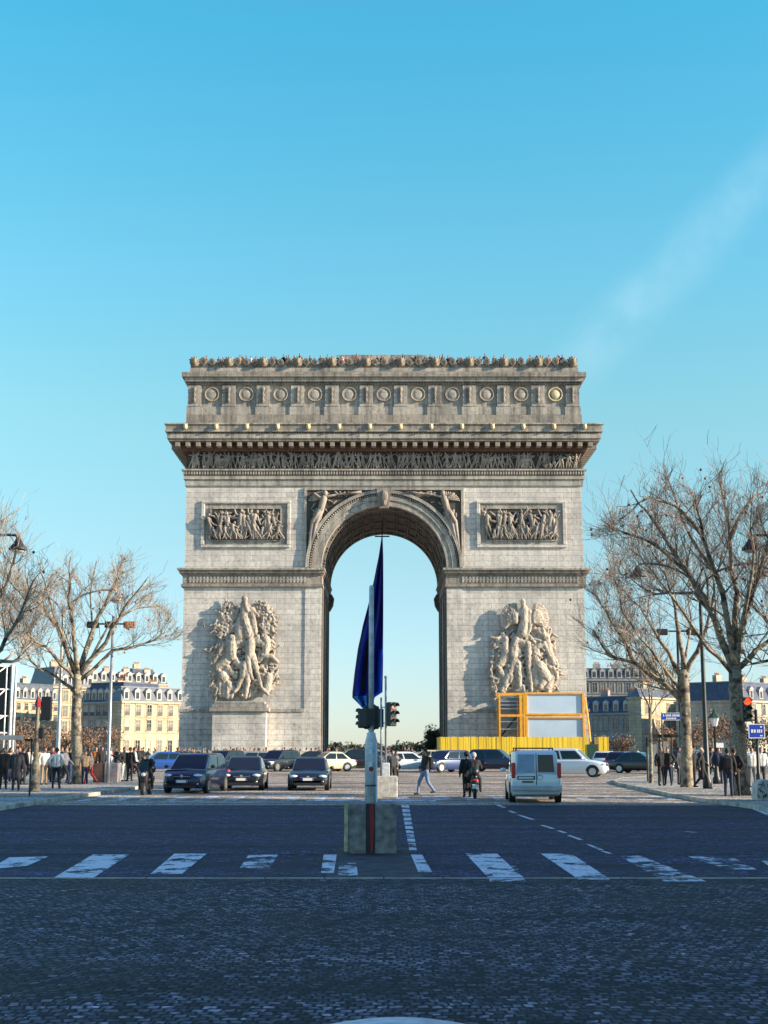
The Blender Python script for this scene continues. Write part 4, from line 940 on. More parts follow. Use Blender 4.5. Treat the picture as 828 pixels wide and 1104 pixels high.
tree('bare plane tree with a low limb reaching left towards the arch, beside the street sign', G(741, 852), [(740, 815), (739, 775), (738, 740), (737, 722)], .26,
     [(.17, 0, [(737, 758), (716, 738), (686, 716), (657, 706), (640, 680)]), (.10, 1, [(716, 738), (701, 717), (686, 703), (668, 690)]), (.12, 1.5, [(737, 728), (731, 670), (718, 622), (700, 590)]), (.13, -1.5, [(738, 728), (757, 690), (768, 655), (770, 600)]),
      (.11, 1, [(737, 735), (712, 690), (690, 655), (664, 630)]), (.09, -1, [(686, 716), (672, 690), (655, 660), (640, 640)]), (.08, 3, [(737, 730), (745, 670), (742, 620)]), (.08, -2, [(735, 745), (700, 700), (672, 660), (655, 600)])], 13, tg, tl=1.9, dens=1.1, pale=True, env=[(606, 690), (612, 650), (630, 640), (638, 610), (648, 572), (660, 540), (678, 512), (700, 500), (735, 495), (770, 492), (800, 505), (830, 500), (900, 500)])
tree('thick dark plane tree leaning at the right beside the red traffic signal', G(800, 861), [(797, 820), (795, 775), (793, 735), (792, 718)], .30,
     [(.16, 1, [(792, 722), (771, 668), (740, 616), (708, 568), (680, 528)]), (.15, -1, [(792, 720), (781, 640), (758, 578), (748, 535)]), (.14, 1.5, [(793, 720), (793, 640), (787, 570), (775, 515)]), (.14, -1.5, [(793, 722), (806, 655), (822, 600), (836, 560)]),
      (.13, .5, [(794, 722), (816, 702), (840, 680), (862, 640)]), (.10, -2, [(790, 726), (765, 700), (722, 640), (690, 600)]), (.10, 3, [(771, 668), (750, 640), (705, 640), (668, 618)]), (.1, 2, [(781, 640), (735, 560), (720, 515)]), (.1, -3, [(793, 700), (812, 620), (810, 545)]), (.09, -1, [(758, 578), (730, 545), (700, 535), (668, 560)]), (.09, 2, [(787, 580), (808, 540), (826, 520)]),
      (.09, 1, [(740, 616), (705, 585), (672, 575), (648, 560)])], 14, tg, tl=2.0, dens=1.1, env=[(606, 690), (612, 650), (630, 640), (638, 610), (648, 572), (660, 540), (678, 512), (700, 500), (735, 495), (770, 492), (800, 505), (830, 500), (900, 500)])
tree('bare plane tree beyond the right edge reaching its branches into view', G(872, 862), [(872, 800), (871, 740), (870, 715)], .3,
     [(.14, 0, [(870, 720), (850, 660), (832, 600), (818, 550)]), (.12, 1, [(870, 722), (846, 690), (822, 665), (800, 640)]), (.12, -1, [(870, 718), (868, 620), (850, 540), (838, 510)]), (.1, 1, [(871, 730), (840, 712), (812, 716), (798, 700)])], 15, tg, tl=2.0, env=[(606, 690), (612, 650), (630, 640), (638, 610), (648, 572), (660, 540), (678, 512), (700, 500), (735, 495), (770, 492), (800, 505), (830, 500), (900, 500)])
tree('slender young bare tree standing between the grey mansion and the plane trees', G(702, 847), [(702, 820), (701, 790), (701, 770), (701, 762)], .10,
     [(.055, 0, [(701, 765), (693, 748), (688, 730), (680, 716)]), (.05, .5, [(701, 764), (704, 745), (710, 728)]), (.045, -.5, [(701, 764), (699, 740), (700, 722)]), (.04, 0, [(701, 772), (712, 755), (722, 748)])], 16, tg, 'young_tree', tl=1.1, maxl=3)
# far trees and shrubs
def leafball(label, base, h, r, m, seed, group, name='shrub', n=1500, leaf=.22, trunk=True, cat='shrub', squash=1.0):
    rn = random.Random(seed); t = thing(name, label, cat, base, 0, group); mb = MB()
    lob = [(rn.uniform(-.5, .5)*r, rn.uniform(-.5, .5)*r, h-r*squash*rn.uniform(.6, 1.3), r*rn.uniform(.45, .75)) for _ in range(9)]
    for i in range(n):
        lx, ly, lz, lr = rn.choice(lob); v = Vector((rn.gauss(0, 1), rn.gauss(0, 1), rn.gauss(0, 1))).normalized()*lr*rn.uniform(.55, 1.12)
        c = Vector((lx+v.x, ly+v.y, max(.15, lz+v.z*squash))); a = Vector((rn.gauss(0, 1), rn.gauss(0, 1), rn.gauss(0, 1))).normalized()*leaf*rn.uniform(.5, 1.2); b = a.cross(Vector((rn.gauss(0, 1), rn.gauss(0, 1), rn.gauss(0, 1))).normalized())
        mb.add([c-a, c+b, c+a], [(0, 1, 2)])
    part('crown', mb, m, t, fix=False)
    if trunk:
        mb = MB(); mb.tube([(0, 0, 0), (0, 0, h-r)], [r*.08, r*.05], 6)
        for k in range(8):
            a = rn.uniform(0, 6.28); mb.tube([(0, 0, (h-r)*.7), (math.cos(a)*r*.6, math.sin(a)*r*.6, h-r*rn.uniform(.2, .9))], [r*.04, r*.015], 4)
        part('trunk', mb, M['twig'], t, fix=False)
    return t
def gat(px, Y): q = P(px, 803, Y); return (q.x, Y, 0)
for i, (px, Y, h, r, mk, lab) in enumerate([
    (24, 235, 6.5, 3.2, 'dryleaf', 'rust brown leafed tree between the black truss and the left signal'), (48, 238, 5.5, 2.8, 'dryleaf', 'low russet bush behind the left lamp post'), (72, 240, 5.2, 2.6, 'dryleaf', 'low russet bush just left of the speckled trunk'),
    (96, 240, 5.8, 2.9, 'dryleaf', 'round russet tree just right of the speckled trunk'), (118, 244, 6.0, 2.6, 'dryleaf', 'russet tree before the shaded wing of the cream mansion'), (8, 232, 7, 3.2, 'dryleaf', 'brown leafed tree at the foot of the black truss'),
    (672, 372, 27.5, 5.2, 'dryleaf', 'dome of red brown treetop rising above the grey apartment block'), (700, 376, 27, 5.4, 'evergreen', 'dark treetop above the apartment roofs right of the red brown dome'), (728, 378, 26, 4.6, 'dryleaf', 'brown treetop above the yellow gable block'),
    (468, 176, 3.6, 1.4, 'evergreen', 'dark evergreen bush just left of the yellow hoarding'), (466.5, 182, 4.6, 1.5, 'evergreen', 'taller dark evergreen behind the pier edge by the hoarding'),
    (748, 225, 6.5, 3.2, 'dryleaf', 'brown shrub behind the two right plane trunks'), (768, 228, 7.5, 3.2, 'dryleaf', 'brown tree behind the old street lantern'), (788, 220, 7, 3.0, 'dryleaf', 'brown tree behind the thick right trunk'), (812, 215, 6.5, 3, 'evergreen', 'dark shrub behind the red signal post'), (832, 215, 7, 3, 'dryleaf', 'brown shrub at the right edge behind the signal post'),
    (650, 240, 4.5, 2.6, 'dryleaf', 'low bare brown bush before the grey mansion, left end'), (672, 240, 4.2, 2.6, 'dryleaf', 'low bare brown bush before the grey mansion, right end'), (716, 236, 5.5, 2.6, 'dryleaf', 'thin brown bush before the yellow gable block')]):
    leafball(lab, gat(px, Y), h, r, M[mk], 100+i, 'distant trees and bushes round the square', 'distant_tree', n=700 if mk == 'dryleaf' else 1200, leaf=.2+r*.02, cat='tree')
for i in range(14):
    px = 352+i*9.2; Y = 420+random.uniform(-30, 60)
    leafball('small dark tree on the far horizon seen through the arch opening', gat(px, Y), random.uniform(1.8, 3.4), 2.2, M['evergreen'], 300+i, 'far trees seen through the arch', 'distant_tree', n=260, leaf=.6, cat='tree')

# =====================================================================  STREET FURNITURE
def px_thing(name, label, cat, px, py, group=None): g = G(px, py); return thing(name, label, cat, (g.x, g.y, 0), 0, group)
def lamp_post(label, loc, mtl='dark_metal'):
    t = thing('street_lamp', label, 'street lamp', loc, 0, 'tall twin arm street lamps of the avenue')
    mb = MB(); mb.lathe([(.2, .1), (.2, .5), (.13, .6), (.11, 3), (.1, 3.1), (.08, 8.4), (.06, 9.1)], n=12); part('pole', mb, M[mtl], t, True)
    for s in (-1, 1):
        pts = [(s*.02, 0, 8.4)]+[(s*(2.3-2.3*math.cos(a)), 0, 8.4+1.55*math.sin(a)) for a in [i*PI/2/8 for i in range(1, 9)]]+[(s*2.65, 0, 9.93), (s*2.75, 0, 9.75)]
        mb = MB(); mb.tube(pts, [.05]*len(pts), 6); a = part('arm', mb, M[mtl], t, True)
        mb = MB(); mb.lathe([(.06, 9.85), (.1, 9.78), (.2, 9.6), (.36, 9.42), (.36, 9.36), (.3, 9.34)], (s*2.75, 0), 12); part('lamp_head', mb, M[mtl], a, True)
        mb = MB(); mb.ell((s*2.75, 0, 9.34), .27, .27, .1, 10, 6); part('lens', mb, M['lamp'], a, True)
    return t
lamp_post('tall twin arm lamp post just left of the speckled plane trunk', G(61, 846), 'grey_metal')
lamp_post('tall dark twin arm lamp post between the two right plane trunks', G(763, 853.5))
lamp_post('near twin arm lamp whose left side lamp hangs at the right edge of the picture', (P(810, 600, 52).x+2.75, 52, 0))
lamp_post('near twin arm lamp whose lamp hangs at the left edge of the picture', (P(19, 600, 52).x-2.75, 52, 0))
# floodlight mast left
g = G(116, 847)
t = thing('floodlight_mast', 'slim mast with a ring of floodlights right of the speckled plane trunk', 'floodlight mast', g)
H_ = P(116, 664, g.y).z
mb = MB(); mb.lathe([(.12, 0), (.09, 1.2), (.06, H_)], n=10); part('pole', mb, M['grey_metal'], t, True)
mb = MB(); mb.box(-1.05, 1.05, -.04, .04, H_-.45, -.37+H_); part('crossbar', mb, M['dark_metal'], t)
for x in (-1.0, -.1, .85): mb = MB(); mb.box(x-.28, x+.28, -.25, .1, H_-.62, H_-.3); mb.box(x-.2, x+.2, -.3, -.24, H_-.6, H_-.36); bevel(part('floodlight', mb, M['brickred'] if x > .5 else M['dark_metal'], t), .04)
g = G(736, 846)
t = thing('floodlight_mast', 'dark floodlight mast half hidden by the branches at the right', 'floodlight mast', g); H_ = P(736, 672, g.y).z
mb = MB(); mb.lathe([(.12, 0), (.09, 1.2), (.06, H_)], n=10); part('pole', mb, M['dark_metal'], t, True)
mb = MB(); mb.box(-.95, .95, -.04, .04, H_-.45, -.37+H_); part('crossbar', mb, M['dark_metal'], t)
for x in (-.8, .75): mb = MB(); mb.box(x-.28, x+.28, -.25, .1, H_-.62, H_-.3); bevel(part('floodlight', mb, M['dark_metal'], t), .04)

def signal_head(mb_parent, x, z0, h, m_lens, rz=0, w_=.30, y=-.12, vz=-.33):
    mb = MB(); mb.box(-w_/2, w_/2, -.13, .1, 0, h)
    o = part('signal_head', mb, M['black'], mb_parent); o.location = (x, y, z0); o.rotation_euler = (0, 0, rz); bevel(o, .03)
    for i in range(3):
        z = h*(i+.5)/3; mb = MB(); mb.disc_y((0, -.15, z), w_*.36, .03, 14); l = part('lens', mb, m_lens[i], o)
        mb = MB()
        pts = [(w_*.42*math.cos(a), w_*.42*math.sin(a)+z) for a in [PI*k/8 for k in range(9)]]; inner = [(w_*.37*math.cos(a), w_*.37*math.sin(a)+z) for a in [PI*k/8 for k in range(8, -1, -1)]]
        mb.prism(pts+inner, vz, -.13); part('visor', mb, M['black'], o)
    return o
off3 = [M['signal_off']]*3
# near pole with sleeve, block with slot
gy = 26.3; gx = P(400, 900, gy).x
t = thing('signal_pole', 'white pole wearing black traffic signals, rising from the near concrete block', 'traffic light', (gx, gy+.1, 0))
ph = lambda py: P(400, py, gy+.1).z
mb = MB(); mb.lathe([(.118, ph(865.5)), (.118, ph(800)), (.085, ph(793)), (.085, ph(790))], n=16); part('sleeve', mb, M['white_metal'], t, True)
mb = MB(); mb.lathe([(.052, ph(790)), (.046, ph(633)), (.03, ph(631))], n=14); part('pole', mb, M['white_metal'], t, True)
mb = MB(); mb.prism([(.07, ph(800)), (.115, ph(800)), (.116, ph(865)), (.09, ph(865))], -.08, -.02)
for z in (ph(806), ph(813), ph(827)): mb.box(-.05, .02, -.121, -.11, z, z+.1)
part('sticker', mb, M['sign_white'], t)
mb = MB(); mb.disc_y((0, -.122, ph(829)), .045, .02, 16); part('round_sticker', mb, M['red'], t)
mb = MB(); mb.lathe([(.122, ph(847.5)), (.122, ph(846))], n=16); part('strap', mb, M['black'], t)
o = signal_head(t, -.0, ph(786), ph(761)-ph(786), off3, PI, .3, .1)
o = signal_head(t, -.10, ph(785), ph(764)-ph(785), off3, -PI/2-.5, .17, .0, -.19)
mb = MB(); mb.box(-.09, .07, -.16, -.06, ph(782), ph(764)); part('backing_box', mb, M['black'], t)
t = thing('concrete_block', 'near squat concrete block with a dark upright slot, holding the white pole', 'concrete block', (P(399.5, 900, gy).x, gy, 0))
zt = P(400, 866, gy).z; w2 = 27.5/1476*gy
mb = MB(); mb.prism([(-w2, 0), (w2, 0), (w2*.98, zt), (-w2*.98, zt)], -.2, .75)
o = part('block', mb, M['concrete'], t); bevel(o, .02)
mb = MB(); mb.box(-.085, .085, -.213, -.19, .02, zt-.0); part('slot', mb, M['black'], t)
mb = MB(); mb.prism([(-.02, zt-.01), (.06, zt-.01), (.07, zt-.4), (.035, .03), (.01, .03), (-.01, zt-.45)], -.225, -.216); part('red_marker', mb, M['red'], t)
mb = MB(); mb.box(-w2, -w2+.07, -.212, -.198, .05, zt); part('lit_edge_strip', mb, mat('sunlit_yellow_edge', (.5, .43, .22), .8, 0, .3, 9), t)  # thin pale strip: light along the left edge put into colour
# farther block and its signal
g = G(416.5, 860); gy = g.y
t = thing('concrete_block', 'smaller far concrete block behind the white pole with a pale box on top', 'concrete block', g)
zt = P(416, 836.5, gy+.4).z; w2 = .43
mb = MB(); mb.box(-w2, w2, 0, .9, 0, zt); bevel(part('block', mb, M['concrete_pale'], t), .03)
mb = MB(); mb.box(-.17, .13, .1, .4, zt, zt+.5); bevel(part('box_on_top', mb, M['white_metal'], t), .02)
t = thing('signal_pole', 'two thin posts with one traffic signal on the far concrete block', 'traffic light', (g.x, gy+.55, zt))
ph = lambda py: P(414, py, gy+.55).z-zt
mb = MB(); mb.tube([(-.02, 0, 0), (-.02, 0, ph(730))], .045, 8); mb.ell((-.02, 0, ph(730)), .07, .07, .06, 8, 5); part('pole', mb, M['grey_metal'], t, True)
mb = MB(); mb.tube([(-.2, 0, 0), (-.2, 0, ph(752))], .04, 8); part('pole', mb, M['grey_metal'], t, True)
o = signal_head(t, .2, ph(783), ph(757)-ph(783), [M['signal_off'], M['signal_off'], mat('dull_orange_lens', (.5, .2, .1), .4)], .75, .34, 0)
o = signal_head(t, -.25, ph(784), ph(764)-ph(784), off3, PI, .3, .1)
mb = MB(); mb.box(-.2, .1, -.02, .02, ph(780), ph(779)); mb.box(-.2, .1, -.02, .02, ph(763), ph(762)); part('bracket', mb, M['dark_metal'], t)
# left signal
g = G(37, 857); t = thing('signal_pole', 'left pavement traffic light seen from behind with a flared wooden looking base', 'traffic light', g)
ph = lambda py: P(37, py, g.y).z
mb = MB(); mb.lathe([(.32, 0.1), (.2, .25), (.17, 1.2), (.1, 1.5), (.08, ph(757)), (.05, ph(750))], n=12); part('pole', mb, M['bark'], t, True)
o = signal_head(t, .34, ph(776), ph(751)-ph(776), off3, PI, .42, .05)
o = signal_head(t, .14, ph(796), ph(785)-ph(796), off3, PI, .25, .05)
mb = MB(); mb.box(0, .3, -.02, .02, ph(770), ph(769)); part('bracket', mb, M['dark_metal'], t)
mb = MB(); mb.lathe([(.13, ph(762)), (.13, ph(757)), (.05, ph(751))], n=8); part('cap', mb, M['red'], t)
g = G(31.5, 862); mb = MB(); mb.lathe([(.035, .1), (.03, P(31, 797, g.y).z)], n=8); mb.box(-.25, .05, -.03, .0, P(31, 799, g.y).z, P(31, 796.5, g.y).z); o = part('post', mb, M['dark_metal']); o.location = g; tag(o, 'thin dark post with a short arm at the kerb left of the left signal', 'post')
# right signal, sign
g = G(819, 862); t = thing('signal_pole', 'right pavement traffic light showing red above a blue sign', 'traffic light', g)
ph = lambda py: P(819, py, g.y).z
mb = MB(); mb.lathe([(.1, .1), (.1, .9), (.065, 1.0), (.055, ph(765))], n=12); part('pole', mb, M['dark_metal'], t, True)
signal_head(t, -.36, ph(778), ph(752)-ph(778), [M['signal_off'], M['signal_off'], M['signal_red']], .05, .36, -.05)
mb = MB(); mb.box(-.3, 0, -.02, .02, ph(768), ph(767)); part('bracket', mb, M['dark_metal'], t)
mb = MB(); mb.box(-.34, .27, -.13, -.1, ph(796), ph(780.5)); o = part('blue_sign', mb, M['sign_blue'], t)
mb = MB(); z0, z1 = ph(796), ph(780.5)
mb.box(-.34, .27, -.136, -.13, z1-.03, z1); mb.box(-.34, .27, -.136, -.13, z0, z0+.03); mb.box(-.34, -.31, -.136, -.13, z0+.03, z1-.03); mb.box(.24, .27, -.136, -.13, z0+.03, z1-.03); part('sign_border', mb, M['sign_white'], o)
def text(s, size, loc, m, parent, rz=0, name='lettering', xs=1):
    c = bpy.data.curves.new(name, 'FONT'); c.body = s; c.size = size; c.align_x = 'CENTER'; c.align_y = 'CENTER'; c.extrude = .003; c.materials.append(m); c.offset = .006*size
    o = link(name, c, parent, loc); o.rotation_euler = (PI/2, 0, rz); o.scale = (xs, 1, 1); return o
mb = MB(); zc = (z0+z1)/2
for (x, w_) in ((-.24, .07), (-.14, .07), (-.02, .05), (.05, .05), (.13, .04)): mb.box(x, x+w_, -.136, -.13, zc-.06, zc+.06)
mb.box(.1, .17, -.136, -.13, zc+.13, zc+.18); mb.box(.08, .18, -.136, -.13, zc-.19, zc-.15)
part('sign_marks', mb, M['sign_white'], o)
# street name plate
g = G(716, 850); t = thing('street_sign', 'dark blue street name plate on a thin post before the low plane limb', 'street sign', g)
mb = MB(); mb.lathe([(.04, .1), (.03, P(716, 768, g.y).z)], n=8); part('post', mb, M['dark_metal'], t)
mb = MB(); z0, z1 = P(716, 776.5, g.y).z, P(716, 768.5, g.y).z; mb.box(-.02, .96, -.03, .01, z0, z1); o = part('plate', mb, M['sign_blue'], t); PL = o
mb = MB()
for x in (.06, .18, .25, .32, .39, .5, .57, .64, .71, .78): mb.box(x, x+.045, -.034, -.03, z0+.17, z0+.27)
for x in (.2, .27, .34, .41, .48, .55, .62): mb.box(x, x+.045, -.034, -.03, z0+.05, z0+.12)
part('plate_marks', mb, M['sign_white'], PL)
mb = MB(); mb.box(-.02, .96, -.034, -.03, z1-.02, z1); mb.box(-.02, .96, -.034, -.03, z0, z0+.02); part('plate_border', mb, M['sign_white'], o)
# shelter
g = G(704, 846); g2 = G(742, 847)
t = thing('bus_shelter', 'small open shelter with a thin flat roof behind the young tree', 'bus shelter', (g.x, g.y+1, 0)); L = (g2-g).x; zt = P(710, 795, g.y+1).z
mb = MB(); mb.box(-.1, L, -.8, .8, zt, zt+.14); part('roof', mb, M['dark_metal'], t)
for x in (0.05, L*.5, L-.1): mb = MB(); mb.tube([(x, .6, .1), (x, .6, zt)], .045, 8); part('post', mb, M['dark_metal'], t)
mb = MB(); mb.box(.1, L-.15, .58, .6, .5, zt-.2); gl = mat('shelter_glass', (.5, .55, .55), .1); gl.node_tree.nodes['Principled BSDF'].inputs['Alpha'].default_value = .25; part('pane', mb, gl, t)
# old lantern
g = G(773, 848); t = thing('lantern_post', 'old style green glass street lantern right of the dark lamp post', 'street lantern', g)
ph = lambda py: P(773, py, g.y).z
mb = MB(); mb.lathe([(.2, .1), (.2, .4), (.13, .5), (.12, .9), (.07, 1.1), (.055, ph(785)), (.1, ph(784)), (.04, ph(783))], n=12); part('pole', mb, M['dark_metal'], t, True)
mb = MB(); mb.lathe([(.12, ph(783)), (.24, ph(774))], n=6); part('lantern_glass', mb, M['lamp'], t)
mb = MB(); mb.lathe([(.29, ph(774)), (.27, ph(773)), (.14, ph(769)), (.1, ph(768.5)), (.09, ph(766)), (.03, ph(763.5))], n=6); part('lantern_roof', mb, M['green_dark'], t)
mb = MB(); mb.box(0.02, .38, -.1, -.07, ph(806), ph(801)); part('notice', mb, M['sign_white'], t)
# planter boxes left
g = G(100, 846.5); gb = G(126, 846.5); L = (gb-g).x; zt = P(110, 825, g.y).z
mb = MB(); mb.box(0, L*.45, 0, .9, 0, zt-.02); o = part('barrier_block', mb, mat('brown_panel', (.16, .08, .06), .7)); o.location = (g.x, g.y, .1); tag(o, 'dark brown low box on the left pavement, left one of the touching pair', 'barrier'); bevel(o, .02)
mb = MB(); mb.box(0, L*.55, 0, 1.0, 0, zt); o = part('barrier_block', mb, mat('pinkish_concrete', (.36, .29, .27), .85, 0, .2, 4, .3)); o.location = (g.x+L*.45+.02, g.y-.03, .1); tag(o, 'pinkish grey low box with a bright sunlit end on the left pavement', 'barrier'); bevel(o, .02)
# black truss at left edge
TY = 84; t = thing('billboard_truss', 'black panel structure with white steel lattice at the left edge', 'structure', (P(0, 803, TY).x, TY, 0))
x1 = P(12, 760, TY).x-t.location.x; x0 = -3.0; z1 = P(0, 718, TY).z; z0 = P(0, 790, TY).z
mb = MB(); mb.box(x0, x1-.12, .15, .3, z0, z1); part('panel', mb, M['black'], t)
mb = MB(); mb.tube([(x1, 0, 0), (x1, 0, z1+.1)], .09, 8); mb.tube([(x1-.35, 0, 0), (x1-.35, 0, z1)], .05, 8); mb.tube([(x1, .8, 0), (x1, .8, z1)], .07, 8); mb.tube([(x0, 0, 0), (x0, 0, z1)], .08, 8)
for z in (z1, (z0+z1)/2+.6, (z0+z1)/2-1, z0): mb.tube([(x0, 0, z), (x1, 0, z)], .05, 6)
for (za_, zb_) in (((z0+z1)/2+.6, z1), ((z0+z1)/2-1, (z0+z1)/2+.6), (z0, (z0+z1)/2-1)): mb.tube([(x1-2.2, 0, za_), (x1-.35, 0, zb_)], .045, 6); mb.tube([(x1-3.2, 0, zb_), (x1-1.5, 0, za_)], .045, 6)
part('lattice', mb, M['white_metal'], t, True)
# information sign left
mb = MB(); g = G(14, 852); zz = P(14, 795, g.y).z; mb.box(-.75, .35, -.03, .02, zz-.12, zz+.1); mb.lathe([(.03, .1), (.03, zz+.1)], n=6); o = part('direction_sign', mb, M['grey_metal']); o.location = g; tag(o, 'narrow grey direction sign on a thin post at far left', 'sign')
# white hoop box at right edge
g = G(824, 867); t = thing('utility_box', 'squat rounded box covered with scribbles at the right edge of the kerb', 'utility box', g)
mb = MB(); pts = [(-.28, 0.1), (-.28, .55)]+[(.32*math.cos(a)+.04, .55+.28*math.sin(a)) for a in [PI-PI*i/8 for i in range(9)]]+[(.36, .1)]; mb.prism(pts, -.2, .5); o = part('cabinet', mb, M['concrete_pale'], t); bevel(o, .02)
mb = MB(); rn = random.Random(5)
for i in range(16): x, z = rn.uniform(-.2, .25), rn.uniform(.2, .7); mb.tube([(x, -.205, z), (x+rn.uniform(-.1, .1), -.205, z+rn.uniform(-.12, .12)), (x+rn.uniform(-.1, .1), -.205, z+rn.uniform(-.12, .12))], .012, 4)
part('scribble', mb, M['black'], t)
# dome marker at bottom edge
mb = MB(); q = G(428, 1101)
prof = [(.74, 0), (.72, .05), (.62, .11), (.44, .15), (.22, .165), (.02, .17)]
mb.lathe(prof, n=48); o = part('traffic_dome', mb, M['white_metal'], None, True); o.location = (q.x, 9.45, .0); tag(o, 'low white rounded dome on the setts at the bottom edge', 'road marker')

# =====================================================================  VEHICLES
def paint(name, c): return mat(name, c, .28, .1, 0, coat=.8)
def make_car(name, label, cat, loc, heading, color, L=4.4, W=1.82, H=1.5, kind='hatch', rear=False, group=None, hood=.98, grille='dark'):
    """local +x is the nose"""
    t = thing(name, label, cat, loc, heading, group); hl = L/2; hw = W/2
    belt = .60*H if kind != 'van' else .54*H
    if kind == 'sedan': cab = (.22*L, -.40*L, .02*L, -.24*L)
    elif kind == 'suv': cab = (.24*L, -.47*L, .08*L, -.40*L)
    elif kind == 'van': cab = (.33*L, -.497*L, .16*L, -.487*L)
    elif kind == 'mpv': cab = (.32*L, -.48*L, .12*L, -.40*L)
    else: cab = (.25*L, -.47*L, .05*L, -.36*L)
    hood_z = belt-.10 if kind != 'sedan' else belt-.08
    st = [(-hl, .78, .42, belt-.12), (-hl+.06, .88, .30, belt-.05), (-hl+.3, .97, .22, belt), (-.32*L, 1, .2, belt), (0, 1, .2, belt), (cab[0]-.1, 1, .2, belt), (cab[0]+.25, 1, .2, belt-.04),
          (hl-.55, .97, .2, hood_z), (hl-.25, .92, .22, hood_z-.07), (hl-.08, .84, .26, hood_z-.2), (hl, .72, .34, hood_z-.36)]
    if kind in ('van',): st[0] = (-hl, .93, .45, belt-.02); st[1] = (-hl+.06, .97, .3, belt)
    sec = lambda hwf, zl, zt: [(hw*hwf*.9, zl), (hw*hwf*.99, zl+.14), (hw*hwf, zl+(zt-zl)*.55), (hw*hwf*.965, zt-.07), (hw*hwf*.88, zt), (0, zt+.03)]
    mb = MB(); vs_ = []; rows = []
    for (x, f_, zl, zt) in st:
        s_ = sec(f_, zl, zt); r_ = [(x, y, z) for y, z in s_]+[(x, -y, z) for y, z in s_[-2::-1]]; rows.append(r_)
    n = len(rows[0]); vs_ = [v for r_ in rows for v in r_]; fs = []
    for i in range(len(rows)-1):
        for j in range(n): fs.append((i*n+j, i*n+(j+1) % n, (i+1)*n+(j+1) % n, (i+1)*n+j))
    fs.append(tuple(range(n))); fs.append(tuple((len(rows)-1)*n+j for j in range(n))[::-1])
    mb.add(vs_, fs); body = part('body', mb, color, t, True); bevel(body, .02, 2)
    # cabin
    xb0, xb1, xt0, xt1 = cab; zb = belt-.02; zr = H; wt = hw*(.74 if kind != 'van' else .84); wb = hw*.93
    B = [Vector((xb0, wb*.92, zb)), Vector((xb1, wb*.95, zb)), Vector((xb1, -wb*.95, zb)), Vector((xb0, -wb*.92, zb))]
    T = [Vector((xt0, wt, zr-.07)), Vector((xt1, wt*.96, zr-.09)), Vector((xt1, -wt*.96, zr-.09)), Vector((xt0, -wt, zr-.07))]
    U = [Vector((xt0-.25, wt*.8, zr-.01)), Vector((xt1+.2, wt*.8, zr-.02)), Vector((xt1+.2, -wt*.8, zr-.02)), Vector((xt0-.25, -wt*.8, zr-.01))]
    mb = MB(); mb.add(B+T+U, [(0, 1, 5, 4), (1, 2, 6, 5), (2, 3, 7, 6), (3, 0, 4, 7), (4, 5, 9, 8), (5, 6, 10, 9), (6, 7, 11, 10), (7, 4, 8, 11), (8, 9, 10, 11), (3, 2, 1, 0)])
    o = part('cabin', mb, color, t, True); bevel(o, .05, 3)
    def pane(a, b, c, d, u0, u1, v0, v1, name, m=M['glass_car'], off=.012, th=.012):
        f_ = lambda u, v: (a.lerp(b, u)).lerp(d.lerp(c, u), v)
        q = [f_(u0, v0), f_(u1, v0), f_(u1, v1), f_(u0, v1)]; nrm = (q[1]-q[0]).cross(q[3]-q[0]).normalized(); ctr = sum(q, Vector())/4
        if nrm.dot(ctr-Vector((0, 0, (zb+zr)/2))) < 0: nrm = -nrm
        mb = MB(); qq = [p_+nrm*off for p_ in q]+[p_-nrm*th for p_ in q]; mb.add(qq, [(0, 1, 2, 3), (7, 6, 5, 4), (0, 4, 5, 1), (1, 5, 6, 2), (2, 6, 7, 3), (3, 7, 4, 0)]); return part(name, mb, m, t)
    pane(B[3], B[0], T[0], T[3], .05, .95, .05, .93, 'windscreen')
    if kind == 'van' :
        pane(B[1], B[2], T[2], T[1], .54, .9, .12, .9, 'rear_window', M['glass_car']); pane(B[1], B[2], T[2], T[1], .07, .46, .10, .92, 'rear_door_panel', mat('blue_grey_film', (.30, .38, .50), .35))
        for (a, b, c, d) in ((B[1], B[0], T[0], T[1]), (B[2], B[3], T[3], T[2])): pane(a, b, c, d, .78, .94, .08, .88, 'side_window')
    else:
        pane(B[1], B[2], T[2], T[1], .08, .92, .12, .9, 'rear_window')
        for (a, b, c, d) in ((B[1], B[0], T[0], T[1]), (B[2], B[3], T[3], T[2])):
            pane(a, b, c, d, .08, .46, .1, .88, 'side_window'); pane(a, b, c, d, .50, .93, .1, .88, 'side_window')
    # wheels
    wr = .325 if kind != 'suv' else .36
    for sx in (.31*L, -.30*L):
        for sy in (-1, 1):
            def cyl(r_, y0, y1, nn=20): return [(sx+r_*math.cos(2*PI*j/nn), wr+r_*math.sin(2*PI*j/nn)) for j in range(nn)]
            ya, yb2 = sorted((sy*(hw-.2), sy*(hw+.012)))
            mb = MB(); mb.prism(cyl(wr, 0, 0), ya, yb2); wh = part('wheel', mb, M['tyre'], t, False); bevel(wh, .02)
            ya, yb2 = sorted((sy*(hw-.02), sy*(hw+.02))); mb = MB(); mb.prism(cyl(wr*.62, 0, 0), ya, yb2); rim = part('rim', mb, M['rim'], wh)
            mb = MB(); ya, yb2 = sorted((sy*(hw-.05), sy*(hw+.006))); mb.prism([(sx+(wr+.06)*math.cos(PI*j/14), wr+(wr+.06)*math.sin(PI*j/14)) for j in range(15)], ya, yb2); part('wheel_arch', mb, M['black'], t)
    # front
    zf = hood_z-.25; xf = hl
